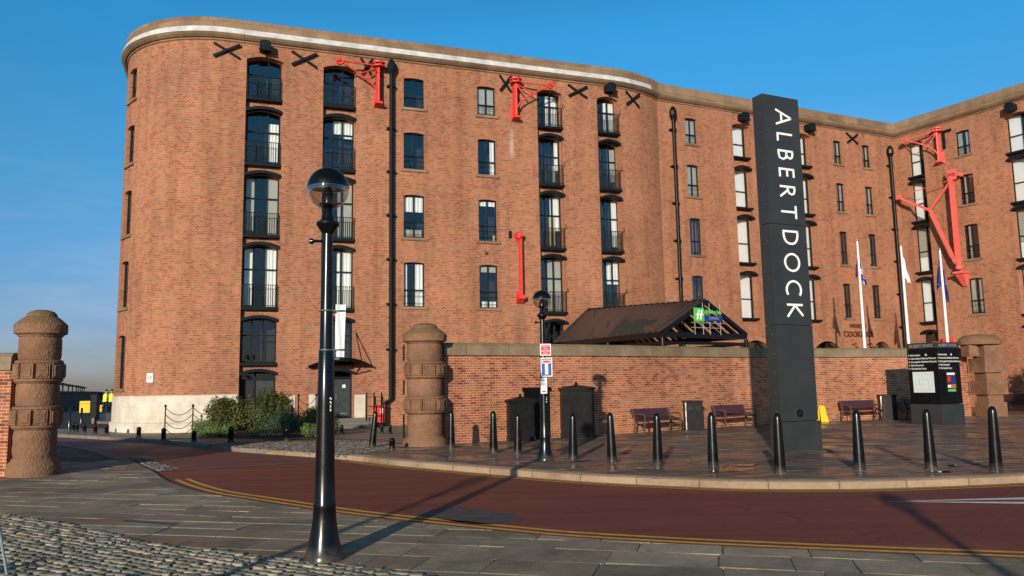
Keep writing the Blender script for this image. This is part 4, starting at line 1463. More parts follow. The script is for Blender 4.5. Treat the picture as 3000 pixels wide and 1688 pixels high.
def plate(name, z, w, h, mat, label, cat, rz=0, dx=0., edge=None, back=.09):
    t = emp(name, (LB.x + dx, LB.y - back, z), rz, label, cat)
    T = W[t]
    m = MB(); m.box(T, -w / 2, w / 2, -.004, .004, -h / 2, h / 2)
    m.build('panel', M[edge or mat], t)
    if edge:
        m = MB(); m.box(T, -w / 2 + .02, w / 2 - .02, -.0065, -.003, -h / 2 + .02, h / 2 - .02); m.build('face', M[mat], t)
    return t, T


t, T = plate('parking_sign', 2.50, .25, .27, 'signred', 'small red square notice with white lettering, topmost on the lamp post', 'sign', R(6), .055, 'white')
m = MB()
for i, s in enumerate(('RESIDENTS', 'AND', 'DELIVERIES', 'ONLY')): text_mb(s, .045, T @ Matrix.Translation((0, -.0085, .083 - i * .056)), .001, mb=m)
m.build('lettering', M['letters'], t)
t, T = plate('road_sign', 2.10, .265, .43, 'signblue', 'blue no through road sign with a red and white T on the lamp post', 'sign', R(4), .07, 'white')
m = MB(); m.box(T, -.036, .036, -.0095, -.005, -.165, .1); m.box(T, -.095, .095, -.0095, -.005, .085, .168); m.build('symbol', M['white'], t)
m = MB(); m.box(T, -.08, .08, -.012, -.009, .1, .153); m.build('symbol_bar', M['signred'], t)
t, T = plate('parking_notice', 1.68, .145, .36, 'white', 'narrow white parking notice, lowest on the lamp post', 'sign', R(3), -.0)
m = MB()
m.box(T, -.03, .03, -.006, -.004, .10, .14); m.box(T, -.05, .05, -.006, -.004, .02, .05)
m.build('symbol', M['grey'], t)
m = MB(); m.box(T, -.05, .05, -.006, -.004, -.15, -.115); m.build('red_line', M['signred'], t)
m = text_mb('1\n9\n0', .05, fr((LB.x + .055, LB.y - .082, 1.36), (1, 0, 0), (0, -1, 0)), .003); m.build('post_number', M['letters'], lamp2)

# ------------------------------------------------------------------ bollards
bp = emp('bollard', (0, 0, 0), 0, None, 'bollard', 'tall tapered bollards along the kerb')
m = MB(); m.lathe([(.118, 0), (.118, .03), (.108, .035), (.10, .3), (.083, .72), (.074, .94), (.070, .98), (.058, 1.02), (.035, 1.045), (.004, 1.055)], 20); m.build('post', M['black'], bp, angle=40)
m = MB(); m.lathe([(.15, .001), (.15, .006), (.02, .008)], 16); m.build('collar', M['concrete'], bp)
TALL = [(1322, 1318, 1209, 'tall black bollard just right of the round gate pillar'),
        (1446, 1332, 1209, 'tall black bollard in front of the brick wall, left of the black cabinets'),
        (1517, 1337, 1217, 'tall black bollard directly left of the signposted lamp'),
        (1679, 1353, 1216, 'tall black bollard directly right of the signposted lamp'),
        (1794, 1361, 1214, 'tall black bollard left of the first bench'),
        (1928, 1369, 1215, 'tall black bollard in front of the first bench'),
        (2090, 1378, 1213, 'tall black bollard between the litter bin and the black totem'),
        (2286, 1392, 1215, 'tall black bollard standing in front of the black totem'),
        (2519, 1382, 1206, 'tall black bollard right of the black totem'),
        (2728, 1380, 1203, 'tall black bollard in front of the information kiosk'),
        (2919, 1385, 1195, 'tall black bollard at the right, nearest the right frame edge')]
for i, (px, py, pt, lab) in enumerate(TALL):
    p = gp(px, py - 4)
    h = (py - pt) / F * (p.y * math.cos(PITCH) + (0 - 1.7) * math.sin(PITCH)) / math.cos(PITCH) * .99
    o = bp if i == 0 else copy_tree(bp)
    o.location = p; o.scale = (1, 1, h / 1.055); o['label'] = lab
    o.rotation_euler = (R(RND.uniform(-1.1, 1.1)), R(RND.uniform(-1.1, 1.1)), RND.random() * 6)
o = copy_tree(bp, gp(1090, 1312), 0, (.95, .95, .98), 'leaning black bollard left of the round gate pillar'); o.rotation_euler = (0, R(5.5), 0)
for q_, lab in (((-4.95, 3.35), 'unseen bollard left of the viewer, added for its shadow on the cobbles, nearer one'), ((-6.3, 4.2), 'unseen bollard left of the viewer, added for its shadow on the cobbles, further one')):
    copy_tree(bp, (*q_, ZN), 0, (1, 1, 1), lab)  # out of view, added only to cast shadows across the cobbles
pb = gp(22, 1692, ZN)
t = emp('metal_barrier', tuple(pb), 0, 'pale metal barrier leg leaning at the bottom left corner of the picture', 'barrier')
m = MB(); m.tube([pb, pb + Vector((-.16, .06, .50)), pb + Vector((-.3, .12, .62)), pb + Vector((-1.2, .5, .62))], .014, 8); m.build('frame', M['palepaint'], t, angle=60)
sb = emp('bollard', (0, 0, 0), 0, None, 'bollard', 'short bollards along the far kerb')
m = MB(); m.lathe([(.10, 0), (.10, .05), (.08, .07), (.078, .40), (.086, .41), (.086, .44), (.072, .5), (.04, .54), (.004, .555)], 14); m.build('post', M['black'], sb, angle=40)
SHORT = [(1149, 1318, 1283, 1, 'very short black bollard at the foot of the leaning bollard'), (1119, 1272, 1243, .7, 'slim short post left of a twin below the downpipe'), (1143, 1275, 1244, .7, 'slim short post right of a twin below the downpipe'),
         (1001, 1277, 1245, .8, 'short bollard by the entrance steps'), (840, 1292, 1253, .85, 'short bollard in front of the blue green shrub'), (676, 1297, 1250, 1.1, 'short bollard in front of the dark shrub'),
         (568, 1294, 1262, 1, 'short bollard under the chain fence on its right'), (479, 1289, 1254, 1, 'short bollard in front of the first chain fence post'), (406, 1283, 1251, 1, 'short bollard in front of the white stone plinth'),
         (312, 1274, 1244, 1, 'short bollard just left of the white stone plinth'), (279, 1272, 1243, 1, 'short bollard at the foot of the paved ramp'), (247, 1269, 1241, 1, 'short bollard right of the dark slim posts'),
         (225, 1266, 1240, .9, 'short bollard left of the paved ramp'), (214, 1265, 1238, .8, 'short bollard beside the tallest far post')]
for i, (px, py, pt, w_, lab) in enumerate(SHORT):
    p = gp(px, py)
    h = (py - pt) / F * p.y
    o = sb if i == 0 else copy_tree(sb)
    o.location = p; o.scale = (w_, w_, h / .555); o['label'] = lab
fp = emp('marker_post', (0, 0, 0), 0, None, 'post', 'slim far posts beside the promenade road')
m = MB(); m.lathe([(.09, 0), (.09, .5), (.06, .55), (.055, 1.0), (.03, 1.03)], 12); m.build('post', M['black'], fp, angle=40)
for i, (px, py, pt, lab) in enumerate(((203, 1263, 1195, 'slim dark post at the left of the far bollards'), (238, 1243, 1196, 'slim dark post left of the yellow barrier'))):
    p = gp(px, py); h = (py - pt) / F * p.y
    o = fp if i == 0 else copy_tree(fp)
    o.location = p; o.scale = (1, 1, h / 1.03); o['label'] = lab

# ------------------------------------------------------------------ totem sign
p0 = Vector((6.45, 19.25, 0)); HT = 8.97
tt = emp('totem_sign', tuple(p0), R(25), 'tall charcoal totem sign with white vertical lettering on its front', 'sign')
T = W[tt]
WT, DT = 1.21, .36
for nm, z0, z1, mt, e in (('plinth', 0, .70, 'sign', .012), ('lower_panel', .715, 3.06, 'sign', 0), ('middle_panel', 3.075, 5.60, 'sign', 0), ('upper_panel', 5.615, HT, 'sign', 0)):
    m = MB(); m.box(T, -e, WT + e + (.06 if e else 0), -e, DT + e, z0, z1); m.build(nm, M[mt], tt)
m = MB(); m.box(T, .03, WT - .03, .03, DT - .03, .6, HT - .05); m.build('inner_frame', M['black'], tt)
m = MB()
for k in range(17):
    z = .95 + k * .47
    m.lathe([(.012, 0), (.01, .008), (.002, .009)], 8, T @ Matrix.Translation((0, .12, z)) @ Matrix.Rotation(R(-90), 4, 'Y'))
m.build('side_rivets', M['steel'], tt)
m = MB(); m.lathe([(.10, .0), (.10, .006), (.085, .007), (.002, .007)], 24, T @ Matrix.Translation((.62, 0, .90)) @ Matrix.Rotation(R(90), 4, 'X')); m.build('round_badge', M['black'], tt)
m = text_mb('A', .13, T @ Matrix.Translation((.62, -.008, .90)), .002); m.build('badge_letter', M['sign'], tt)

# strokes of the sign's humanist capitals, unit cap height
GL = {
    'A': (.74, [[(0, 0), (.37, 1)], [(.37, 1), (.74, 0)], [(.14, .36), (.60, .36)]]),
    'L': (.44, [[(.05, 1), (.05, .05)], [(.0, .05), (.44, .05)]]),
    'B': (.50, [[(.05, 0), (.05, 1)], [(.0, .95), (.2, .95), (.36, .9), (.42, .77), (.36, .62), (.2, .55), (.05, .55)], [(.2, .55), (.40, .5), (.48, .30), (.41, .1), (.22, .05), (.0, .05)]]),
    'E': (.46, [[(.05, 0), (.05, 1)], [(0, .95), (.45, .95)], [(.05, .53), (.42, .53)], [(0, .05), (.46, .05)]]),
    'R': (.56, [[(.05, 0), (.05, 1)], [(.0, .95), (.2, .95), (.37, .89), (.43, .74), (.37, .58), (.2, .50), (.05, .50)], [(.22, .50), (.56, 0)]]),
    'T': (.66, [[(0, .95), (.66, .95)], [(.33, .95), (.33, 0)]]),
    'D': (.72, [[(.05, 0), (.05, 1)], [(0, .95), (.25, .95), (.45, .9), (.6, .78), (.67, .6), (.67, .4), (.6, .22), (.45, .1), (.25, .05), (0, .05)]]),
    'O': (.92, [[(.46 + .42 * math.cos(2 * math.pi * k / 26), .5 + .46 * math.sin(2 * math.pi * k / 26)) for k in range(27)]]),
    'C': (.74, [[(.48 + .43 * math.cos(R(a)), .5 + .46 * math.sin(R(a))) for a in range(52, 312, 12)]]),
    'K': (.64, [[(.05, 0), (.05, 1)], [(.58, 1), (.07, .50)], [(.07, .52), (.64, 0)]]),
}


def stroke_word(mb, word, z_top, z_bot, capx0, cap, sw):
    """letters turned a quarter clockwise: reading runs down -z, letter tops point to +x"""
    wid = [GL[c][0] for c in word]
    gap = ((z_top - z_bot) / cap - sum(wid)) / (len(word) - 1)
    a = 0
    for c, w in zip(word, wid):
        for line in GL[c][1]:
            P = [Vector((capx0 + y * cap, 0, z_top - (a + x) * cap)) for x, y in line]
            h = sw / 2
            L_, R_2 = [], []
            for i, p in enumerate(P):
                closed = (P[0] - P[-1]).length < 1e-4
                q0 = P[i - 1] if i > 0 else (P[-2] if closed else p)
                q1 = P[i + 1] if i < len(P) - 1 else (P[1] if closed else p)
                d = (q1 - q0).normalized()
                n = Vector((-d.z, 0, d.x))
                L_.append(p + n * h); R_2.append(p - n * h)
            f = [T @ Vector((p.x, -.014, p.z)) for p in L_], [T @ Vector((p.x, -.014, p.z)) for p in R_2]
            b = [T @ Vector((p.x, .002, p.z)) for p in L_], [T @ Vector((p.x, .002, p.z)) for p in R_2]
            mb.grid([b[0], f[0], f[1], b[1]])
            mb.face([b[0][0], f[0][0], f[1][0], b[1][0]]); mb.face([b[0][-1], f[0][-1], f[1][-1], b[1][-1]])
        a += w + gap


m = MB(); stroke_word(m, 'ALBERT', 8.60, 5.77, .41, .51, .055); m.build('lettering', M['letters'], tt)
m = MB(); stroke_word(m, 'DOCK', 5.46, 3.27, .41, .51, .055); m.build('lettering', M['letters'], tt)

# ------------------------------------------------------------------ information kiosk
kc = Vector((15.45, 28.75, 0))
ks = emp('information_kiosk', tuple(kc), 0, 'charcoal two-faced information kiosk with a map and direction lists', 'kiosk')
va = math.atan2(kc.x, kc.y)
lat = Vector((math.cos(va), -math.sin(va), 0)); dep = Vector((math.sin(va), math.cos(va), 0))
th = R(36)
eL = (-lat * math.cos(th) + dep * math.sin(th)); eR = (lat * math.sin(th) + dep * math.cos(th))
SZ = 1.22


def kbox(mb, z0, z1, g=0.):
    c0 = kc - (eL + eR) * g
    q = [c0, c0 + eR * (SZ + 2 * g), c0 + (eR + eL) * (SZ + 2 * g), c0 + eL * (SZ + 2 * g)]
    mb.hexa([p + Vector((0, 0, z0)) for p in q] + [p + Vector((0, 0, z1)) for p in q])


m = MB(); kbox(m, 0, .74, .02); m.build('plinth', M['sign'], ks)
m = MB(); kbox(m, .75, 2.78); m.build('body', M['blackmatt'], ks)
m = MB(); kbox(m, 2.79, 3.0, .01); m.build('header', M['sign'], ks)
FL = fr(kc + eL * SZ, -eL, -eR)      # left face frame, x from left edge
FR = fr(kc, eR, -eL)
LIST = ('Information', 'International Slavery Museum', 'Merseyside Maritime Museum', 'Tate Liverpool', 'The Beatles Story')
for Fm in (FL, FR):
    m = MB(); text_mb('ALBERT DOCK', .15, Fm @ Matrix.Translation((SZ / 2, -.015, 2.885)), .003, mb=m); m.build('header_lettering', M['grey'], ks)
    m = MB()
    for i, s in enumerate(LIST):
        z = 2.55 - i * .125
        text_mb(s, .088, Fm @ Matrix.Translation((.13, -.006, z)), .002, 'LEFT', mb=m, bold=.004)
        m.box(Fm, .05, .085, -.008, -.002, z - .03, z + .03)
    m.lathe([(.045, 0), (.045, .006), (.002, .007)], 16, Fm @ Matrix.Translation((.78, -.002, 2.55)) @ Matrix.Rotation(R(90), 4, 'X'))
    m.build('direction_list', M['softwhite'], ks)
    m = MB(); m.lathe([(.09, 0), (.09, .006), (.002, .007)], 20, Fm @ Matrix.Translation((.62, -.0, .92)) @ Matrix.Rotation(R(90), 4, 'X')); m.build('round_badge', M['black'], ks)
m = MB(); m.box(FL, .12, 1.12, -.03, -.001, 1.12, 2.0); cs = m.build('display_case', M['black'], ks)
m = MB(); m.box(FL, .19, 1.05, -.034, -.029, 1.17, 1.93); m.build('map_sheet', M['mapwhite'], cs)
m = MB()
for a, b in (((.45, 1.45), (.45, 1.66)), ((.45, 1.66), (.72, 1.66)), ((.45, 1.45), (.66, 1.45)), ((.25, 1.83), (1.0, 1.83)), ((.3, 1.3), (.9, 1.25)), ((.8, 1.7), (.85, 1.3))):
    m.bar(FL @ Vector((a[0], -.036, a[1])), FL @ Vector((b[0], -.036, b[1])), .012, .004)
m.build('map_lines', M['grey'], cs)
m = MB(); m.box(FR, .3, .98, -.03, -.001, 1.12, 2.0); cs = m.build('display_case', M['black'], ks)
m = MB(); m.box(FR, .4, .88, -.034, -.029, 1.18, 1.9); m.build('poster', M['cloth'], cs)
for mt, r_ in (('white', (.41, .84, 1.8, 1.88)), ('signred', (.42, .6, 1.55, 1.76)), ('navy', (.62, .85, 1.5, 1.7)), ('terracotta', (.58, .86, 1.32, 1.46)), ('white', (.42, .6, 1.34, 1.44)), ('green', (.42, .84, 1.2, 1.28))):
    m = MB(); m.box(FR, r_[0], r_[1], -.037, -.033, r_[2], r_[3]); m.build('poster_patch', M[mt], cs)

# ------------------------------------------------------------------ benches, bins, cabinets
def wall_at(x):
    pl = spline(BW, 6)
    for a, b in zip(pl, pl[1:]):
        if a.x <= x <= b.x:
            u = (x - a.x) / (b.x - a.x); d = (b - a).normalized()
            return a + (b - a) * u, d
    return pl[-1], (pl[-1] - pl[-2]).normalized()


bc = emp('bench', (0, 0, 0), 0, None, 'bench', 'plum slatted benches along the wall')
m = MB()
I4 = Matrix()
for k in range(4): m.box(I4, -.9, .9, -.42 + k * .115, -.32 + k * .115, .43, .465)
m.build('seat', M['bench'], bc)
m = MB()
for k in range(3):
    z = .52 + k * .105; y = .06 + k * .035
    m.hexa([Vector(c) for c in ((-.92, y, z), (.92, y, z), (.92, y + .03, z), (-.92, y + .03, z), (-.92, y + .033, z + .096), (.92, y + .033, z + .096), (.92, y + .063, z + .096), (-.92, y + .063, z + .096))])
m.build('backrest', M['bench'], bc)
for x in (-.86, .86):
    m = MB()
    m.tube([(x, -.40, 0), (x, -.41, .2), (x, -.43, .43), (x, -.44, .60), (x, -.38, .655), (x, -.2, .66), (x, .06, .64)], .026, 8)
    m.tube([(x, .12, 0), (x, .06, .2), (x, .02, .42), (x, .09, .65), (x, .16, .84)], .028, 8)
    m.tube([(x, -.43, .42), (x, .02, .42)], .026, 8)
    m.tube([(x, -.41, .12), (x, -.2, .3), (x, .05, .2)], .016, 6)
    m.build('end_frame', M['stem'], bc, angle=50)
for i, (x, off, lab) in enumerate(((4.5, .5, 'plum slatted bench left of the first litter bin'), (7.85, .5, 'plum slatted bench right of the first litter bin, beside the totem'), (14.15, .5, 'plum slatted bench right of the totem, by the second bin'), (17.2, .7, 'plum slatted bench half hidden behind the kiosk'))):
    p, d = wall_at(x)
    o = bc if i == 0 else copy_tree(bc)
    o.location = (p.x + d.y * off, p.y - d.x * off, 0); o.rotation_euler = (0, 0, math.atan2(d.y, d.x)); o['label'] = lab
lb = emp('litter_bin', (0, 0, 0), 0, None, 'litter bin', 'twin black litter bins by the wall')
m = MB(); m.box(I4, -.32, .32, -.32, .32, .0, .06); m.box(I4, -.30, .30, -.30, .30, .06, .98); m.box(I4, -.33, .33, -.33, .33, .98, 1.04); m.build('body', M['blackmatt'], lb)
m = MB(); m.box(I4, -.325, -.285, -.325, -.285, 0.02, 1.0); m.build('steel_edge', M['steel'], lb)
for x_ in (-.25, .06):
    m = MB(); m.box(I4, x_, x_ + .19, -.304, -.29, .72, .86); m.build('slot', M['rubber'], lb)
for i, (x, lab) in enumerate(((6.2, 'black litter bin with a steel edge between the first two benches'), (15.6, 'black litter bin right of the third bench, left of the kiosk'))):
    p, d = wall_at(x)
    o = lb if i == 0 else copy_tree(lb)
    o.location = (p.x + d.y * .42, p.y - d.x * .42, 0); o.rotation_euler = (0, 0, math.atan2(d.y, d.x) + R(-38 if i == 0 else -30)); o['label'] = lab


def cabinet(x, h, w, dp, rz, label):
    p, d = wall_at(x)
    t = emp('utility_cabinet', (p.x + d.y * (dp / 2 + .1), p.y - d.x * (dp / 2 + .1), 0), math.atan2(d.y, d.x) + rz, label, 'cabinet', 'old black cabinets by the wall')
    T = W[t]
    m = MB(); m.box(T, -w / 2 - .03, w / 2 + .03, -dp / 2 - .03, dp / 2 + .03, 0, .14); m.box(T, -w / 2, w / 2, -dp / 2, dp / 2, .14, h - .16); m.build('body', M['blackmatt'], t)
    m = MB(); m.box(T, -w / 2 - .03, w / 2 + .03, -dp / 2 - .03, dp / 2 + .03, h - .16, h - .1); m.box(T, -w / 2 - .08, w / 2 + .08, -dp / 2 - .08, dp / 2 + .08, h - .1, h - .03)
    m.hexa([T @ Vector(c) for c in ((-w / 2 - .06, -dp / 2 - .06, h - .03), (w / 2 + .06, -dp / 2 - .06, h - .03), (w / 2 + .06, dp / 2 + .06, h - .03), (-w / 2 - .06, dp / 2 + .06, h - .03), (-.1, -.1, h + .05), (.1, -.1, h + .05), (.1, .1, h + .05), (-.1, .1, h + .05))])
    m.lathe([(.08, h + .05), (.03, h + .09), (.05, h + .12), (.01, h + .16)], 10, T)
    m.build('lid', M['blackmatt'], t)
    m = MB()
    for x0, x1 in ((-w / 2 + .05, -.02), (.02, w / 2 - .05)):
        m.box(T, x0, x1, -dp / 2 - .025, -dp / 2, .2, h - .22)
        for a, b in ((x0 + .05, x0 + .075), (x1 - .075, x1 - .05)): m.box(T, a, b, -dp / 2 - .05, -dp / 2 - .02, .3, h - .32)
    m.build('door', M['blackmatt'], t)
    for sg in (-1, 1):
        m = MB(); m.box(T, *sorted((sg * w / 2, sg * (w / 2 + .02))), -dp / 2 + .05, dp / 2 - .05, .2, h - .22); m.build('side_panel', M['blackmatt'], t)


cabinet(.0, 1.28, .76, .55, R(-20), 'smaller old black cabinet left of the lamp, with moulded doors')
cabinet(1.82, 1.62, 1.0, .62, R(-26), 'larger old black cabinet right of the lamp, with moulded doors')
p, d = wall_at(.78)
t = emp('wall_door', (p.x, p.y, 0), math.atan2(d.y, d.x), 'plain black door set in the wall behind the smaller cabinet', 'door')
T = W[t]
m = MB(); m.box(T, -.55, .40, -.05, .0, 0, 1.5); m.build('leaf', M['blackmatt'], t)
m = MB(); m.box(T, -.6, .45, -.08, .0, 1.5, 1.62); m.build('lintel', M['blackmatt'], t)
p, d = wall_at(12.42)
t = emp('wet_floor_sign', (p.x + d.y * .3, p.y - d.x * .3, 0), R(10), 'yellow folding warning board standing right behind the totem', 'warning board')
T = W[t]
for sg in (-1, 1):
    m = MB(); m.hexa([T @ Vector(c) for c in ((-.16, sg * .2 - .012, 0), (.16, sg * .2 - .012, 0), (.16, sg * .2 + .012, 0), (-.16, sg * .2 + .012, 0), (-.11, sg * .02 - .012, .66), (.11, sg * .02 - .012, .66), (.11, sg * .02 + .012, .66), (-.11, sg * .02 + .012, .66))])
    m.build('panel', M['yellow'], t)
p, d = wall_at(18.75)
t = emp('hotel_sign', (p.x, p.y, 0), math.atan2(d.y, d.x), 'small green and blue sign on the right end of the curved wall', 'sign')
T = W[t]
m = MB(); m.box(T, -.24, .24, -.03, 0, 1.72, 2.12); m.build('panel', M['white'], t)
m = MB(); m.box(T, -.19, -.02, -.036, -.03, 1.74, 2.1); m.build('green_patch', M['green'], t)
for z in (1.75, 2.0):
    m = MB(); m.box(T, .0, .22, -.036, -.03, z, z + .1); m.build('blue_patch', M['navy'], t)

# ------------------------------------------------------------------ hotel canopy
L0, R0 = Vector((5.9, 31.0, 3.72)), Vector((9.97, 33.6, 3.72))
AP, RB = Vector((7.98, 32.3, 5.06)), Vector((3.62, 36.8, 5.2))
F0 = Vector((1.98, 38.2, 3.72)); FR0 = F0 + (R0 - L0) * .95
M['rib'] = plain('dark_glazing_bar', (.03, .022, .02), .5)
cy = emp('entrance_shelter', (5.9, 35, 0), 0, 'dark shelter with a red-brown corrugated pitched roof rising behind the curved wall', 'shelter')
up = Vector((0, 0, 1))


def slope(a, b, c, d, n, nm):
    """a-b eave, d-c ridge; sheet with raised ribs running up the slope"""
    nr = (b - a).cross(d - a).normalized()
    if nr.z < 0: nr = -nr
    m = MB()
    q = [a, b, c, d]
    m.hexa([p - nr * .03 for p in q] + list(q))
    o = m.build(nm, M['canopy'], cy)
    r = MB()
    for k in range(n + 1):
        u = k / n
        r.bar(a + (b - a) * u + nr * .03, d + (c - d) * u + nr * .03, .065, .08, up=tuple(nr))
    r.build('roof_rib', M['rib'], o)
    return o


slope(L0, F0, RB, AP, 21, 'roof_slope')
for k in range(17):
    u0, u1 = k / 17, (k + .55) / 17
    q = [R0 + (FR0 - R0) * u0, R0 + (FR0 - R0) * u1, AP + (RB - AP) * u1, AP + (RB - AP) * u0]
    m = MB(); m.hexa([p - up * .05 for p in q] + q); m.build('roof_slat', M['canopy'], cy)
m = MB(); m.hexa([p - up * .03 for p in (F0, FR0, RB, RB + Vector((.01, 0, 0)))] + [F0, FR0, RB, RB + Vector((.01, 0, 0))]); m.build('hip_end', M['canopy'], cy)
m = MB()
for a, b in ((L0, R0), (L0, F0), (R0, FR0)):
    m.bar(a - up * .12, b - up * .12, .12, .22); m.bar(a - up * .45, b - up * .45, .08, .12)
for a, b in ((L0, AP), (R0, AP), (AP, RB)): m.bar(a - up * .06, b - up * .06, .14, .16)
m.build('roof_beam', M['black'], cy)
for k in range(9):
    u = (k + .5) / 9
    m = MB()
    m.bar(R0 + (FR0 - R0) * u - up * .07, AP + (RB - AP) * u - up * .09, .07, .1); m.bar(L0 + (F0 - L0) * u - up * .07, AP + (RB - AP) * u - up * .09, .07, .1)
    m.build('rafter', M['black'], cy)
for q in (L0, R0, L0 + (F0 - L0) * .45, R0 + (FR0 - R0) * .5, F0 + (FR0 - F0) * .1):
    m = MB(); m.lathe([(.09, 0), (.09, q.z - .25)], 12, Matrix.Translation((q.x, q.y, 0))); m.build('post', M['black'], cy, angle=40)
gd = (R0 - L0).normalized()
HF = fr(L0 + gd * 2.05 - Vector((gd.y, -gd.x, 0)) * -.0, gd, Vector((gd.y, -gd.x, 0)))
hs = emp('hotel_sign', tuple(L0 + gd * 2.4), 0, 'green square hotel sign with white H and two lines of lettering on the shelter gable', 'sign')
m = MB(); m.box(HF, -.42, .12, -.2, -.14, .42, .98); m.build('green_panel', M['green'], hs)
m = MB(); m.hexa([HF @ Vector(c) for c in ((-.32, -.215, .5), (-.25, -.215, .5), (-.25, -.2, .5), (-.32, -.2, .5), (-.2, -.215, .9), (-.13, -.215, .9), (-.13, -.2, .9), (-.2, -.2, .9))])
m.hexa([HF @ Vector(c) for c in ((-.14, -.215, .5), (-.07, -.215, .5), (-.07, -.2, .5), (-.14, -.2, .5), (-.04, -.215, .9), (.03, -.215, .9), (.03, -.2, .9), (-.04, -.2, .9))])
m.box(HF, -.34, .05, -.214, -.2, .68, .73); m.build('letter', M['letters'], hs)
m = text_mb('Holiday Inn', .21, HF @ Matrix.Translation((.68, -.17, .83)), .015, bold=.008); m.build('green_lettering', M['green'], hs)
m = MB(); m.box(HF, .16, 1.2, -.19, -.16, .46, .68); m.build('blue_panel', M['navy'], hs)
m = text_mb('EXPRESS', .15, HF @ Matrix.Translation((.68, -.195, .57)), .004); m.build('lettering', M['grey'], hs)
m = MB()
for x in (-.36, .12, .5, 1.12): m.bar(HF @ Vector((x, -.12, -.1)), HF @ Vector((x, -.12, 1.2 if x > 0 else .4)), .025)
for z in (.18, .38): m.bar(HF @ Vector((-.55, -.12, z)), HF @ Vector((1.35, -.12, z)), .025)
m.build('sign_frame', M['grey'], hs)

# ------------------------------------------------------------------ flagpoles
def flagpole(px, py, Y, label):
    d = _f + CR * ((px - CX) / F) - CU * ((py - CY) / F)
    top = CAMP + d * (Y / d.y)
    t = emp('flagpole', (top.x, top.y, 0), 0, label, 'flagpole', 'white flagpoles behind the wall')
    m = MB(); m.lathe([(.085, 0), (.08, 2), (.045, top.z - .1), (.03, top.z - .04)], 12, W[t]); m.build('pole', M['white'], t, angle=40)
    m = MB(); m.lathe([(.01, top.z - .05), (.06, top.z), (.06, top.z + .03), (.01, top.z + .08)], 10, W[t]); m.build('finial', M['steel'], t, angle=50)
    return top


def flag(top, mat, label, drop, wid, z0, side, extra=()):
    t = emp('flag', (top.x, top.y, top.z - z0), 0, label, 'flag')
    n, k = 12, 14
    rnd = random.Random(int(top.x * 7))

    def rows_(u0, u1, v0, v1, dy):
        rows = []
        for i in range(k + 1):
            v = v0 + (v1 - v0) * i / k
            row = []
            for j in range(n + 1):
                u = u0 + (u1 - u0) * j / n
                sag = (.25 + .75 * v)
                x = side * (.06 + wid * u * sag * (1 - .25 * u))
                y = .09 * math.sin(u * 9 + v * 3) * (.3 + u) + dy
                z = -drop * v - .45 * drop * u * (1 - .3 * v)
                row.append(Vector((top.x + x, top.y + y, top.z - z0 + z)))
            rows.append(row)
        return rows
    m = MB(); m.grid(rows_(0, 1, 0, 1, 0)); m.build('cloth', M[mat], t, angle=80)
    for mt, u0, u1, v0, v1 in extra:
        m = MB(); m.grid(rows_(u0, u1, v0, v1, -.008)); m.build('coloured_patch', M[mt], t, angle=80)
        m = MB(); m.grid(rows_(u0, u1, v0, v1, .008)); m.build('coloured_patch', M[mt], t, angle=80)


tp = flagpole(2511, 704, 37.5, 'white flagpole nearest the totem, flying a red, white and blue flag')
flag(tp, 'eu', 'limp red, white and blue flag on the pole nearest the totem', 1.0, .32, .95, 1, (('white', 0., 1., .38, .64), ('white', .36, .66, 0, 1), ('flagred', 0., 1., .44, .58)))
for sg in (1,):
    flag(tp, 'flagred', 'dark limp fold of the flag left of the pole nearest the totem', .85, .22, .85, -1, (('eu', .3, .9, .0, .45), ('eu', .1, .8, .62, 1.)))
tp = flagpole(2639, 718, 37.8, 'white flagpole in the middle, flying a plain white flag')
flag(tp, 'banner', 'limp plain white flag on the middle pole', 1.15, .33, .45, 1)
tp = flagpole(2753, 730, 38.0, 'white flagpole on the right above the kiosk, flying a blue flag')
st_ = [('gold', .2 + .3 * math.cos(a) + .22, .26 + .3 * math.cos(a) + .22, .5 + .3 * math.sin(a), .55 + .3 * math.sin(a)) for a in [2 * math.pi * k / 8 for k in range(8)]]
flag(tp, 'eu', 'limp blue flag with a ring of gold stars on the right pole', 1.35, .42, .42, -1, st_)
flag(tp, 'eu', 'narrow right fold of the blue flag on the right pole', 1.5, .2, .75, 1)

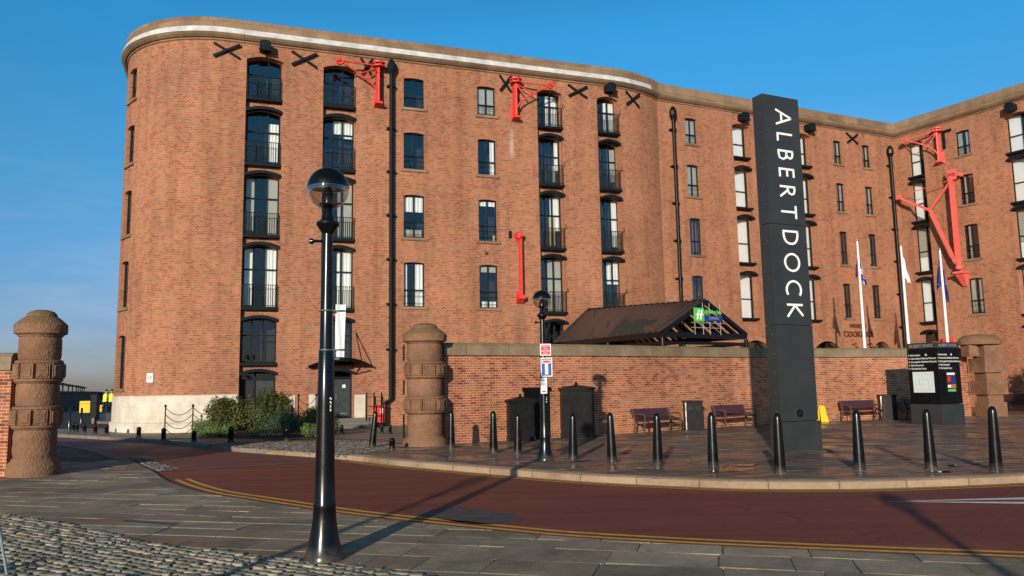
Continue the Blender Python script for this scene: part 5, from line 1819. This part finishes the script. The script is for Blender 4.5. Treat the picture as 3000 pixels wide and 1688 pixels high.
# ------------------------------------------------------------------ wall cranes
def jib_crane(P, s, z0, z1, tip, label, mat, off=.34):
    t = emp('wall_crane', tuple(P.P(s, .1, z0)), 0, label, 'crane', 'red dock cranes on the walls')
    Q = lambda a, o, z: P.P(a, o, z)
    sg = 1 if tip > s else -1
    m = MB(); m.tube([Q(s, off, z0 + .15), Q(s, off, z1)], .055, 10)
    for z in (z0 + .3, z0 + 1.25, z1 - .5): m.tube([Q(s, off, z - .04), Q(s, off, z + .04)], .08, 10)
    m.box(P.frame(s, 0, 0), -.10, .02, -off + .05, -.02, z0 + .2, z1 - .1)
    m.build('post', M[mat], t, angle=40)
    Mx = P.frame(s, 0, z0)
    m = MB()
    m.hexa([Mx @ Vector(c) for c in ((-.20, -.03, .0), (.20, -.03, .0), (.20, 0, 0), (-.20, 0, 0), (-.16, -.03, .75), (.16, -.03, .75), (.16, 0, .75), (-.16, 0, .75))])
    m.hexa([Mx @ Vector(c) for c in ((-.18, -off - .1, .1), (.18, -off - .1, .1), (.18, -.03, .02), (-.18, -.03, .02), (-.15, -off - .08, .2), (.15, -off - .08, .2), (.15, -.03, .2), (-.15, -.03, .2))])
    m.build('foot_bracket', M[mat], t)
    m = MB()
    for zz in (-.06, -.22):
        m.lathe([(.1, z1 + zz - .035), (.3, z1 + zz - .035), (.3, z1 + zz + .02), (.1, z1 + zz + .02)], 18, Matrix.Translation(P.P(s, off - .06, 0)), caps=False)
    for k in range(6):
        a = k * math.pi / 3
        m.bar(Q(s, off - .06, z1 - .14), P.P(s, off - .06, z1 - .14) + Vector((math.cos(a), math.sin(a), 0)) * .28, .04, .16)
    m.box(P.frame(s, 0, z1), -.14, .14, -.2, 0, -.3, .02)
    m.build('slew_ring', M[mat], t, angle=40)
    zt = z1 - .3
    tipo = off + .25
    m = MB()
    m.tube([Q(s, off, zt + .1), Q(tip, tipo, zt + .0)], .042, 8)
    arc = []
    za = z0 + .55
    for k in range(11):
        u = k / 10
        arc.append(Q(s + (tip - s) * u, off + (tipo - off) * u, za + (zt - za) * (u ** .62)))
    m.tube(arc, .042, 8)
    for u, v in ((.28, .0), (.5, .0)):
        m.tube([Q(s, off, zt), Q(s + (tip - s) * u, off + (tipo - off) * u, za + (zt - za) * (u ** .62))], .032, 6)
    m.build('jib', M[mat], t, angle=50)
    m = MB()
    Mp = P.frame(tip, tipo, zt) @ Matrix.Rotation(R(90), 4, 'X')
    m.lathe([(.11, -.05), (.17, -.06), (.15, 0), (.17, .06), (.11, .05)], 18, Mp, caps=False)
    for k in range(3):
        a = k * math.pi / 3
        m.bar(Mp @ Vector((.13 * math.cos(a), .13 * math.sin(a), 0)), Mp @ Vector((-.13 * math.cos(a), -.13 * math.sin(a), 0)), .035)
    for sd in (-.07, .07): m.bar(Q(tip - sg * .05, tipo + sd, zt + .06), Q(tip + sg * .16, tipo + sd, zt), .025, .1)
    m.build('pulley', M[mat], t, angle=40)
    return t


jib_crane(PA, 6.55, 14.62, 16.75, 4.72, 'small red wall crane with its jib reaching left over the second window bay', 'red')
jib_crane(PA, 13.32, 14.62, 16.75, 15.05, 'small red wall crane with its jib reaching right towards the third window bay', 'red')
jib_crane(PC, 2.95, 14.55, 16.8, 1.05, 'small faded red wall crane high on the right wing beside the inner corner', 'pinkred')
# upright iron of a removed crane
t = emp('crane_post', tuple(PA.P(13.4, 0, 5.6)), 0, 'red upright iron post of a removed crane on the front wall', 'crane post')
Mx = PA.frame(13.4, 0, 0)
m = MB(); m.box(Mx, -.07, .07, -.34, -.22, 5.85, 8.8); m.build('post', M['red'], t)
m = MB(); m.box(Mx, -.19, .19, -.05, 0, 5.6, 6.15); m.box(Mx, -.17, .17, -.42, -.05, 5.78, 5.98); m.hexa([Mx @ Vector(c) for c in ((-.17, -.06, 5.6), (.17, -.06, 5.6), (.17, 0, 5.6), (-.17, 0, 5.6), (-.17, -.38, 5.8), (.17, -.38, 5.8), (.17, 0, 5.8), (-.17, 0, 5.8))]); m.build('foot_bracket', M['red'], t)
m = MB(); m.box(Mx, -.19, .17, -.05, 0, 8.6, 9.05); m.box(Mx, -.2, .1, -.42, -.05, 8.78, 9.0); m.lathe([(.1, 8.7), (.13, 8.75), (.13, 8.95), (.1, 9.0)], 12, Mx @ Matrix.Translation((-.08, -.3, 0))); m.build('head_bracket', M['red'], t)
# big derrick on the right wing
t = emp('derrick', tuple(PC.P(4.1, 0, 7.7)), 0, 'large faded red wall derrick with a cranked jib on the right wing', 'crane', 'red dock cranes on the walls')
S0, O0 = 3.72, .55
Q = lambda a, o, z: PC.P(a, o, z)
m = MB()
for o_ in (O0 - .09, O0 + .09): m.bar(Q(S0, o_, 8.25), Q(S0, o_, 13.55), .23, .06, up=tuple(PC.P(0, 1, 0) - PC.P(0, 0, 0)))
for k in range(12): m.bar(Q(S0 - .1, O0 - .1, 8.6 + k * .42), Q(S0 - .1, O0 + .1, 8.6 + k * .42), .05)
m.lathe([(.1, 7.95), (.2, 8.0), (.2, 8.1), (.12, 8.25), (.16, 8.5)], 14, Matrix.Translation(Q(S0, O0, 0)))
m.build('mast', M['pinkred'], t)
Mx = PC.frame(S0, 0, 0)
m = MB(); m.box(Mx, -.3, .3, -.75, 0, 7.72, 7.84); m.hexa([Mx @ Vector(c) for c in ((-.1, -.12, 7.0), (.14, -.12, 7.0), (.14, 0, 7.0), (-.1, 0, 7.0), (-.24, -.65, 7.72), (.24, -.65, 7.72), (.24, 0, 7.72), (-.24, 0, 7.72))]); m.build('foot_bracket', M['pinkred'], t)
m = MB(); m.box(Mx, -.26, .42, -.62, .0, 13.5, 13.72); m.box(Mx, -.2, .3, -.62, -.5, 13.3, 13.95); m.build('head_bracket', M['pinkred'], t)
EL, TP = Q(2.35, .62, 11.75), Q(.42, .62, 12.95)
m = MB(); m.bar(Q(S0 - .12, .62, 8.35), EL, .15, .17); m.bar(EL, TP, .13, .14); m.bar(EL + Vector((0, 0, .1)), Q(S0 - .08, .66, 13.2), .055); m.bar(EL + Vector((0, 0, .0)), Q(S0 - .08, .54, 13.2), .055); m.build('jib', M['pinkred'], t)
m = MB(); m.tube([TP + Vector((0, 0, .1)), Q(S0 - .1, .62, 13.3)], .022, 6); m.build('tie_rod', M['pinkred'], t)
m = MB(); m.box(PC.frame(.42, .62, 12.95), -.14, .16, -.14, .14, -.12, .14); m.build('jib_head', M['pinkred'], t)
t = emp('crane_bracket', tuple(PC.P(2.2, 0, 3.6)), 0, 'loose red crane bracket on the right wing just above the kiosk', 'crane bracket')
Mx = PC.frame(2.3, 0, 3.75)
m = MB(); m.box(Mx, -.1, .42, -.3, 0, .05, .32); m.hexa([Mx @ Vector(c) for c in ((.08, -.1, -.6), (.2, -.1, -.6), (.2, 0, -.6), (.08, 0, -.6), (-.05, -.28, .05), (.35, -.28, .05), (.35, 0, .05), (-.05, 0, .05))]); m.build('bracket', M['red'], t)
m = MB(); m.box(Mx, -.7, -.45, -.3, 0, -.1, .12); m.build('lug', M['red'], t)

# ------------------------------------------------------------------ things by the building
Mx = PA.frame(-2.95, 0, 2.27)
t = emp('number_plaque', tuple(PA.P(-2.95, .03, 2.27)), 0, 'white square plaque reading 10 on the rounded corner', 'sign')
m = MB(); m.box(Mx, -.16, .16, -.05, -.0, -.19, .19); m.build('panel', M['white'], t)
m = text_mb('10', .22, Mx @ Matrix.Translation((0, -.054, 0)), .002); m.build('lettering', M['iron'], t)


def chains(posts, h, label):
    t = emp('chain_fence', tuple(posts[0]), 0, label, 'chain fence', 'iron chain fences by the warehouse')
    for p in posts:
        m = MB(); m.lathe([(.05, 0), (.05, .06), (.026, .08), (.024, h - .12), (.05, h - .1), (.05, h - .05), (.015, h)], 8, Matrix.Translation(p)); m.build('post', M['black'], t, angle=40)
    for a, b in zip(posts, posts[1:]):
        for z in (.3, .56, .82, 1.08):
            m = MB(); m.tube([a + (b - a) * u + Vector((0, 0, z * h / 1.2 - .3 * (1 - (2 * u - 1) ** 2))) for u in [k / 10 for k in range(11)]], .013, 5); m.build('chain', M['black'], t)


chains([gp(482, 1277), gp(563, 1276), gp(645, 1275)], 1.2, 'chain fence of three posts in front of the white plinth')
chains([gp(873, 1262), gp(925, 1258)], 1.5, 'chain fence of two posts on the steps beside the near lamp')
t = emp('handrail', tuple(PA.P(6.3, .8, 0)), 0, 'three-post iron handrail right of the entrance door', 'railing')
m = MB()
for s in (6.0, 6.32, 6.64): m.tube([PA.P(s, .75, 0), PA.P(s, .75, 1.5)], .03, 8)
m.build('post', M['black'], t)
m = MB()
for z in (.5, .9, 1.3): m.tube([PA.P(6.0, .75, z), PA.P(6.64, .75, z)], .014, 6)
m.build('rail', M['black'], t)
t = emp('red_box', tuple(PA.P(6.75, .5, 0)), 0, 'red cabinet with a white label behind the iron handrail', 'cabinet')
Mx = PA.frame(6.6, .35, 0)
m = MB(); m.box(Mx, -.22, .22, -.2, .2, .18, .88); m.box(Mx, -.24, .24, -.22, .22, .88, .94); m.build('body', M['red'], t)
m = MB(); m.box(Mx, .03, .18, -.215, -.2, .58, .8); m.build('label_plate', M['white'], t)
m = MB(); m.box(Mx, -.2, .2, -.18, .18, 0, .18); m.build('stand', M['black'], t)


# ------------------------------------------------------------------ shrubs
def shrub(loc, rx, ry, h, mat, label, n, size, seed, lumps=5, base=.0, stems=4, upright=0., name='shrub'):
    rnd = random.Random(seed)
    t = emp(name, tuple(loc), 0, label, 'shrub', 'shrubs in the bed by the warehouse')
    lp_ = [(rnd.uniform(-.55, .55), rnd.uniform(-.5, .5), rnd.uniform(.45, .62), rnd.uniform(.38, .6)) for _ in range(lumps)]
    m = MB()
    k = 0
    while k < n:
        lx, ly, lz, lr = lp_[rnd.randrange(lumps)]
        v = Vector((rnd.gauss(0, 1), rnd.gauss(0, 1), rnd.gauss(0, 1))).normalized()
        rr = lr * (rnd.random() ** .28) * (1 + .12 * math.sin(v.x * 9 + lx * 5) + .1 * math.sin(v.z * 11))
        q = Vector((lx, ly, lz)) + v * rr
        if q.z < base / h or q.z > 1.12: continue
        p = Vector((loc[0] + q.x * rx, loc[1] + q.y * ry, loc[2] + q.z * h))
        s = size * rnd.uniform(.6, 1.4)
        nrm = (v + Vector((rnd.uniform(-.8, .8), rnd.uniform(-.8, .8), rnd.uniform(-.3, .9)))).normalized()
        a = nrm.cross(Vector((rnd.random() - .5, rnd.random() - .5, rnd.random() - .5 + upright))).normalized()
        b = nrm.cross(a)
        m.face([p - a * s * .5, p - b * s * .28 + nrm * s * .05, p + a * s * .62, p + b * s * .28 + nrm * s * .05])
        k += 1
    m.build('foliage', M[mat], t)
    m = MB()
    for k in range(stems):
        a = rnd.random() * 6.28
        e = Vector((math.cos(a) * rx * .5, math.sin(a) * ry * .5, h * .75))
        b0 = Vector(loc)
        m.tube([b0, b0 + e * .4 + Vector((rnd.uniform(-.1, .1), rnd.uniform(-.1, .1), .05)), b0 + e], [.03, .022, .01], 5)
    m.build('stem', M['stem'], t)
    return t


shrub((-10.75, 30.4, 0), 1.05, .7, 1.4, 'leaf_dark', 'dark olive shrub, left half of the big clump under the first window bay', 13000, .075, 1, 9, .1)
shrub((-9.35, 30.5, 0), .95, .75, 1.62, 'leaf_dark', 'tallest dark olive shrub, right half of the big clump under the first window bay', 14000, .075, 2, 9, .1)
shrub((-11.6, 29.6, 0), .55, .4, .62, 'leaf_heather', 'light green low shrub at the left end of the bed', 2400, .05, 3, 5)
shrub((-10.75, 29.2, 0), .72, .4, .5, 'leaf_heather', 'light green rounded shrub at the front left of the bed', 3000, .05, 4, 5)
shrub((-8.25, 28.6, 0), .95, .6, .92, 'leaf_blue', 'blue green cushion shrub in the middle front of the bed', 4600, .05, 5, 6)
shrub((-9.35, 28.6, 0), .26, .22, .25, 'leaf_heather', 'tiny pale green tuft between the bigger front shrubs', 700, .045, 6, 4)
shrub((-7.45, 29.8, 0), .6, .5, 1.1, 'leaf_yellow', 'yellow green flowering shrub at the back right of the bed', 2200, .08, 7, 6, .3)
shrub((-7.15, 28.2, 0), .42, .35, .5, 'leaf_heather', 'small bright green shrub at the right front of the bed', 1600, .05, 8, 5)
shrub((-6.6, 28.9, 0), .4, .35, .75, 'leaf_grey', 'grey green wispy shrub next to the near lamp post', 1200, .07, 9, 5)
tg = shrub((27.3, 42., 0), .8, .6, 2.2, 'leaf_dark', 'dark shrub behind the parked car at the right edge', 2500, .12, 10, 6)
tg['group'] = 'shrubs behind the car'

# ------------------------------------------------------------------ far left: promenade wall, lamps, people, barriers
w0, w1 = Vector((-41, 70, 0)), Vector((-88, 168, 0))
wd = (w1 - w0).normalized()
t = emp('promenade_wall', tuple(w0), 0, 'long dark red promenade wall in the far distance at the left', 'wall')
Mx = fr(w0, wd, Vector((wd.y, -wd.x, 0)))
m = MB()
Lw = (w1 - w0).length
m.face([Mx @ Vector(c) for c in ((0, 0, 0), (Lw, 0, 0), (Lw, 0, 1.72), (0, 0, 1.72))], [(0, 0), (Lw, 0), (Lw, 1.7), (0, 1.7)])
m.face([Mx @ Vector(c) for c in ((0, .5, 0), (0, 0, 0), (0, 0, 1.72), (0, .5, 1.72))])
m.build('brickwork', M['promwall'], t)
m = MB(); m.box(Mx, -.1, Lw, -.08, .6, 1.72, 1.9); m.build('coping', M['promwall'], t)
t = emp('promenade_wall', (-88, 168, 0), 0, 'far end of the promenade wall closing the view beside the warehouse', 'wall')
m = MB(); m.box(fr((-88, 168, 0), (1, .12, 0), (0.12, -1, 0)), 0, 60, 0, .6, 0, 1.85); m.build('brickwork', M['promwall'], t)
pl_ = emp('promenade_lamp', (0, 0, 0), 0, 'small twin-armed lamp on the distant promenade', 'street lamp', 'distant promenade lamps')
m = MB(); m.lathe([(.14, 0), (.10, 1.2), (.07, 2.3), (.10, 2.5), (.06, 2.62)], 8); m.build('post', M['iron'], pl_)
m = MB(); m.tube([(-.26, 0, 2.62), (-.13, 0, 2.56), (0, 0, 2.5), (.13, 0, 2.56), (.26, 0, 2.62)], .05, 6); m.lathe([(.05, 2.6), (.20, 2.66), (.16, 2.78), (.02, 2.86)], 8)
for x in (-.25, .25): m.lathe([(.04, 2.58), (.15, 2.63), (.12, 2.74), (.02, 2.78)], 8, Matrix.Translation((x, 0, 0)))
m.build('lamp_head', M['iron'], pl_)
for i, (px, dd) in enumerate(((185, 80), (201, 87), (217, 99), (229, 109), (240, 117), (247, 126), (253, 134), (258, 142), (263, 151))):
    o = pl_ if i == 0 else copy_tree(pl_)
    o.location = ((px - 1500) / F * dd * 1.01 + .0, dd, 0); o.rotation_euler = (0, 0, R(12))


def person(loc, rz, label, lean=0.):
    t = emp('person', tuple(loc), rz, label, 'person', 'workers in yellow vests')
    V = [(0, 0, .95), (0, 0, 1.12), (0, 0, 1.36), (0, 0, 1.5), (0, -.01, 1.6), (0, -.02, 1.72),
         (-.1, 0, .9), (-.11, -.08, .5), (-.11, .0, .08), (-.11, -.14, .04), (.1, 0, .9), (.11, .06, .5), (.11, .14, .09), (.11, .0, .05),
         (-.19, 0, 1.42), (-.25, .02, 1.15), (-.23, -.12, .93), (.19, 0, 1.42), (.26, .0, 1.15), (.24, -.14, .95)]
    E_ = [(0, 1), (1, 2), (2, 3), (3, 4), (4, 5), (0, 6), (6, 7), (7, 8), (8, 9), (0, 10), (10, 11), (11, 12), (12, 13), (2, 14), (14, 15), (15, 16), (2, 17), (17, 18), (18, 19)]
    rad = [.13, .13, .15, .06, .085, .075, .09, .065, .045, .04, .09, .065, .045, .04, .06, .045, .035, .06, .045, .035]
    V = [(x, y - lean * max(0, z - .9), z) for x, y, z in V]
    me = bpy.data.meshes.new('body'); me.from_pydata(V, E_, [])
    o = bpy.data.objects.new('body', me); COL.objects.link(o)
    sk = o.modifiers.new('skin', 'SKIN')
    for i, r_ in enumerate(rad): me.skin_vertices[0].data[i].radius = (r_, r_)
    me.skin_vertices[0].data[0].use_root = True
    o.modifiers.new('sub', 'SUBSURF').levels = 1
    dg = bpy.context.evaluated_depsgraph_get(); dg.update()
    m2 = bpy.data.meshes.new_from_object(o.evaluated_get(dg))
    o.modifiers.clear(); o.data = m2; bpy.data.meshes.remove(me)
    m2.materials.clear(); m2.materials.append(M['cloth']); m2.materials.append(M['skin'])
    for p in m2.polygons:
        p.use_smooth = True
        if p.center.z > 1.53 or (p.center.z < 1.0 and abs(p.center.x) > .2): p.material_index = 1
    o.parent = t
    m = MB()
    L = lambda y, z: y - lean * max(0, z - .9)
    rows = []
    for z, a, b in ((.86, .2, .165), (1.0, .19, .16), (1.2, .2, .165), (1.38, .22, .16), (1.46, .17, .12), (1.5, .09, .09)):
        rows.append([W[t] @ Vector((a * math.cos(k * math.pi / 8), L(b * math.sin(k * math.pi / 8), z), z)) for k in range(16)])
    m.grid(rows, closed=True); m.build('vest', M['vest'], t, angle=70)
    m = MB()
    m.lathe([(.092, 1.68), (.1, 1.72), (.088, 1.79), (.05, 1.825), (.005, 1.835)], 12, W[t] @ Matrix.Translation((0, -lean * .82 - .005, 0))); m.build('hair', M['hair'], t, angle=70)
    return t


person((-32.0, 62, 0.12), R(160), 'worker in a yellow vest leaning forward beside the yellow barrier, further from the warehouse', .12)
person((-31.0, 61, 0.12), R(175), 'worker in a bright yellow vest standing against the warehouse corner', 0)
t = emp('barrier', (-36.5, 66, 0), R(20), 'yellow plastic barrier left of the dark pillar on the far path', 'barrier', 'yellow barriers on the far path')
for i, (px, py, dd, w_, h_, lab) in enumerate(((255, 1212, 58, .34, .85, None), (296, 1207, 60, .25, .5, 'yellow plastic barrier between the dark pillar and the workers'))):
    p = Vector(((px - 1500) / F * dd, dd, 0))
    if i: t = emp('barrier', tuple(p), R(20), lab, 'barrier', 'yellow barriers on the far path')
    else: t.location = p; W[t] = Matrix.Translation(p) @ Matrix.Rotation(R(20), 4, 'Z')
    T = W[t]
    m = MB(); m.box(T, -w_, w_, -.06, .06, .25, .25 + h_ * .75); m.box(T, -w_, w_, -.09, .09, .25 + h_ * .78, .25 + h_); m.build('panel', M['yellow'], t)
    m = MB(); m.box(T, -w_ * .9, -w_ * .8, -.25, .25, 0, .25); m.box(T, w_ * .8, w_ * .9, -.25, .25, 0, .25); m.build('foot', M['rubber'], t)
p = gp(277, 1236)
t = emp('dark_pillar', tuple(p), 0, 'squat dark gate pillar on the far path between two yellow barriers', 'pillar')
T = W[t]
m = MB(); m.box(T, -.17, .17, -.2, .2, 0, 1.5); m.build('shaft', M['iron'], t)
m = MB(); m.box(T, -.2, .2, -.23, .23, 1.5, 1.58); m.build('cap', M['iron'], t)
pl = [gp(x, y) for x, y in ((272, 1241), (332, 1243), (335, 1213), (288, 1210))]
tag(slabpoly([p[:2] for p in pl], -.1, .12).build('raised_path', M['flag_bldg']), kind='structure')
pl = [gp(x, y) for x, y in ((268, 1242), (275, 1242), (290, 1207), (286, 1207))]
tag(slabpoly([p[:2] for p in pl], -.1, .3).build('path_kerb', M['kerb_dark']), kind='structure')

# ------------------------------------------------------------------ parked car at the right edge
t = emp('parked_car', (25.6, 38.6, 0), R(6), 'black hatchback with a yellow rear plate parked at the right edge of the picture', 'car')
T = W[t]
sec = [(-2.0, .35, .86, .80), (-1.96, .32, .98, .83), (-1.5, .30, 1.0, .85), (0, .28, .95, .86), (1.3, .3, .9, .83), (1.9, .35, .78, .74), (2.05, .42, .62, .62)]
rows = []
for y, zb, zt, w_ in sec:
    rows.append([T @ Vector(c) for c in ((-w_, y, zb), (-w_ - .03, y, (zb + zt) / 2), (-w_ + .02, y, zt - .05), (-w_ + .1, y, zt), (w_ - .1, y, zt), (w_ - .02, y, zt - .05), (w_ + .03, y, (zb + zt) / 2), (w_, y, zb))])
m = MB(); m.grid(rows, closed=True); m.face(list(reversed(rows[0]))); m.face(rows[-1])
rows = []
for y, z, w_ in ((-1.93, .98, .76), (-1.55, 1.42, .62), (-1.2, 1.47, .62), (-.1, 1.47, .62), (.95, .97, .74)):
    rows.append((y, z, w_))
for a, b in zip(rows, rows[1:]):
    m.face([T @ Vector(c) for c in ((-a[2], a[0], a[1]), (a[2], a[0], a[1]), (b[2], b[0], b[1]), (-b[2], b[0], b[1]))])
for sg in (-1, 1): m.face([T @ Vector((sg * r_[2], r_[0], r_[1])) for r_ in rows])
m.build('body', M['carpaint'], t, angle=30)
m = MB(); m.face([T @ Vector(c) for c in ((-.6, -1.90, 1.06), (.6, -1.90, 1.06), (.52, -1.62, 1.38), (-.52, -1.62, 1.38))]); m.build('rear_window', M['glass'], t)
for x in (-.72, .72):
    for y in (-1.25, 1.3):
        m = MB(); m.lathe([(.2, -.1), (.31, -.1), (.32, 0), (.31, .1), (.2, .1)], 18, T @ Matrix.Translation((x * 1.04, y, .31)) @ Matrix.Rotation(R(90), 4, 'Y')); wv = m.build('wheel', M['rubber'], t, angle=40)
        m = MB(); m.lathe([(.2, -.08), (.2, .08)], 14, T @ Matrix.Translation((x * 1.04, y, .31)) @ Matrix.Rotation(R(90), 4, 'Y')); m.build('rim', M['steel'], wv)
    m = MB(); m.box(T, x * .96 - .12, x * .96 + .12, -2.02, -1.94, .7, .88); m.build('tail_light', M['lampred'], t)
m = MB(); m.box(T, -.26, .26, -2.025, -1.99, .52, .63); m.build('number_plate', M['plate'], t)
m = MB(); m.box(T, -.84, .84, -2.06, -1.95, .32, .5); m.build('bumper', M['rubber'], t)

# ------------------------------------------------------------------ light
SUN_EL, SUN_AZ = 12.0, 14.6      # the sun stands behind the viewer, a little to the left
sd = Vector((math.sin(R(SUN_AZ)) * math.cos(R(SUN_EL)), math.cos(R(SUN_AZ)) * math.cos(R(SUN_EL)), -math.sin(R(SUN_EL))))
sl = bpy.data.lights.new('sun', 'SUN'); sl.energy = 4.6; sl.angle = R(.53); sl.color = (1., .86, .70)
so = bpy.data.objects.new('sun', sl); COL.objects.link(so)
so.rotation_euler = sd.to_track_quat('-Z', 'Y').to_euler()
so.location = (-10, -30, 30)
wd_ = bpy.data.worlds.new('World'); SC.world = wd_; wd_.use_nodes = True
t = wd_.node_tree; t.nodes.clear()
sky = N(t, 'ShaderNodeTexSky', sky_type='NISHITA')
sky.sun_disc = False; sky.sun_elevation = R(SUN_EL)
# the sun's compass position: direction towards the sun is (-sin az, -cos az)
sky.sun_rotation = math.atan2(-math.sin(R(SUN_AZ)), -math.cos(R(SUN_AZ)))
sky.air_density = 1.0; sky.dust_density = .6; sky.ozone_density = 2.5; sky.altitude = 0
tc = N(t, 'ShaderNodeTexCoord')
sep = N(t, 'ShaderNodeSeparateXYZ', {0: tc.outputs['Generated']})
# clear maritime air: deeper blue aloft, grey-blue near the horizon
tint = N(t, 'ShaderNodeValToRGB', {0: sep.outputs[2]})
el = tint.color_ramp.elements
while len(el) < 5: el.new(.5)
for e_, (p_, c_) in zip(el, ((.0, (.36, .35, .50)), (.06, (.34, .39, .62)), (.24, (.25, .58, .74)), (.42, (.16, .74, .94)), (.72, (.16, .30, .36)))):
    e_.position = p_; e_.color = rgb(c_)
d2 = N(t, 'ShaderNodeVectorMath', {0: tint.outputs[0], 3: 1.85}, operation='SCALE')
skt = mixc(t, 1., sky.outputs[0], d2.outputs[0], 'MULTIPLY')
mp = N(t, 'ShaderNodeMapping', {'Vector': tc.outputs['Generated'], 'Scale': (1.2, 1.2, 5.5), 'Location': (.35, .1, .2)})
cl = noise(t, mp.outputs[0], 1.9, 7, .62)
low = ramp(t, sep.outputs[2], .06, .36, (1, 1, 1), (0, 0, 0))
mk = N(t, 'ShaderNodeMath', {0: ramp(t, cl, .48, .72), 1: low}, operation='MULTIPLY')
mk2 = N(t, 'ShaderNodeMath', {0: mk.outputs[0], 1: .5}, operation='MULTIPLY')
skc = mixc(t, mk2.outputs[0], skt, (4.2, 5.0, 6.0))
bg = N(t, 'ShaderNodeBackground', {0: skc, 1: .10})
ow = N(t, 'ShaderNodeOutputWorld', {0: bg.outputs[0]})
SC.view_settings.view_transform = 'Standard'
SC.view_settings.look = 'None'
SC.view_settings.exposure = 0.15
SC.view_settings.gamma = 1.0
SC.render.film_transparent = False
SC.cycles.max_bounces = 6
SC.cycles.transparent_max_bounces = 8
SC.cycles.sample_clamp_indirect = 6.0
SC.cycles.use_denoising = True
SC.render.resolution_x = 1024
SC.render.resolution_y = 576
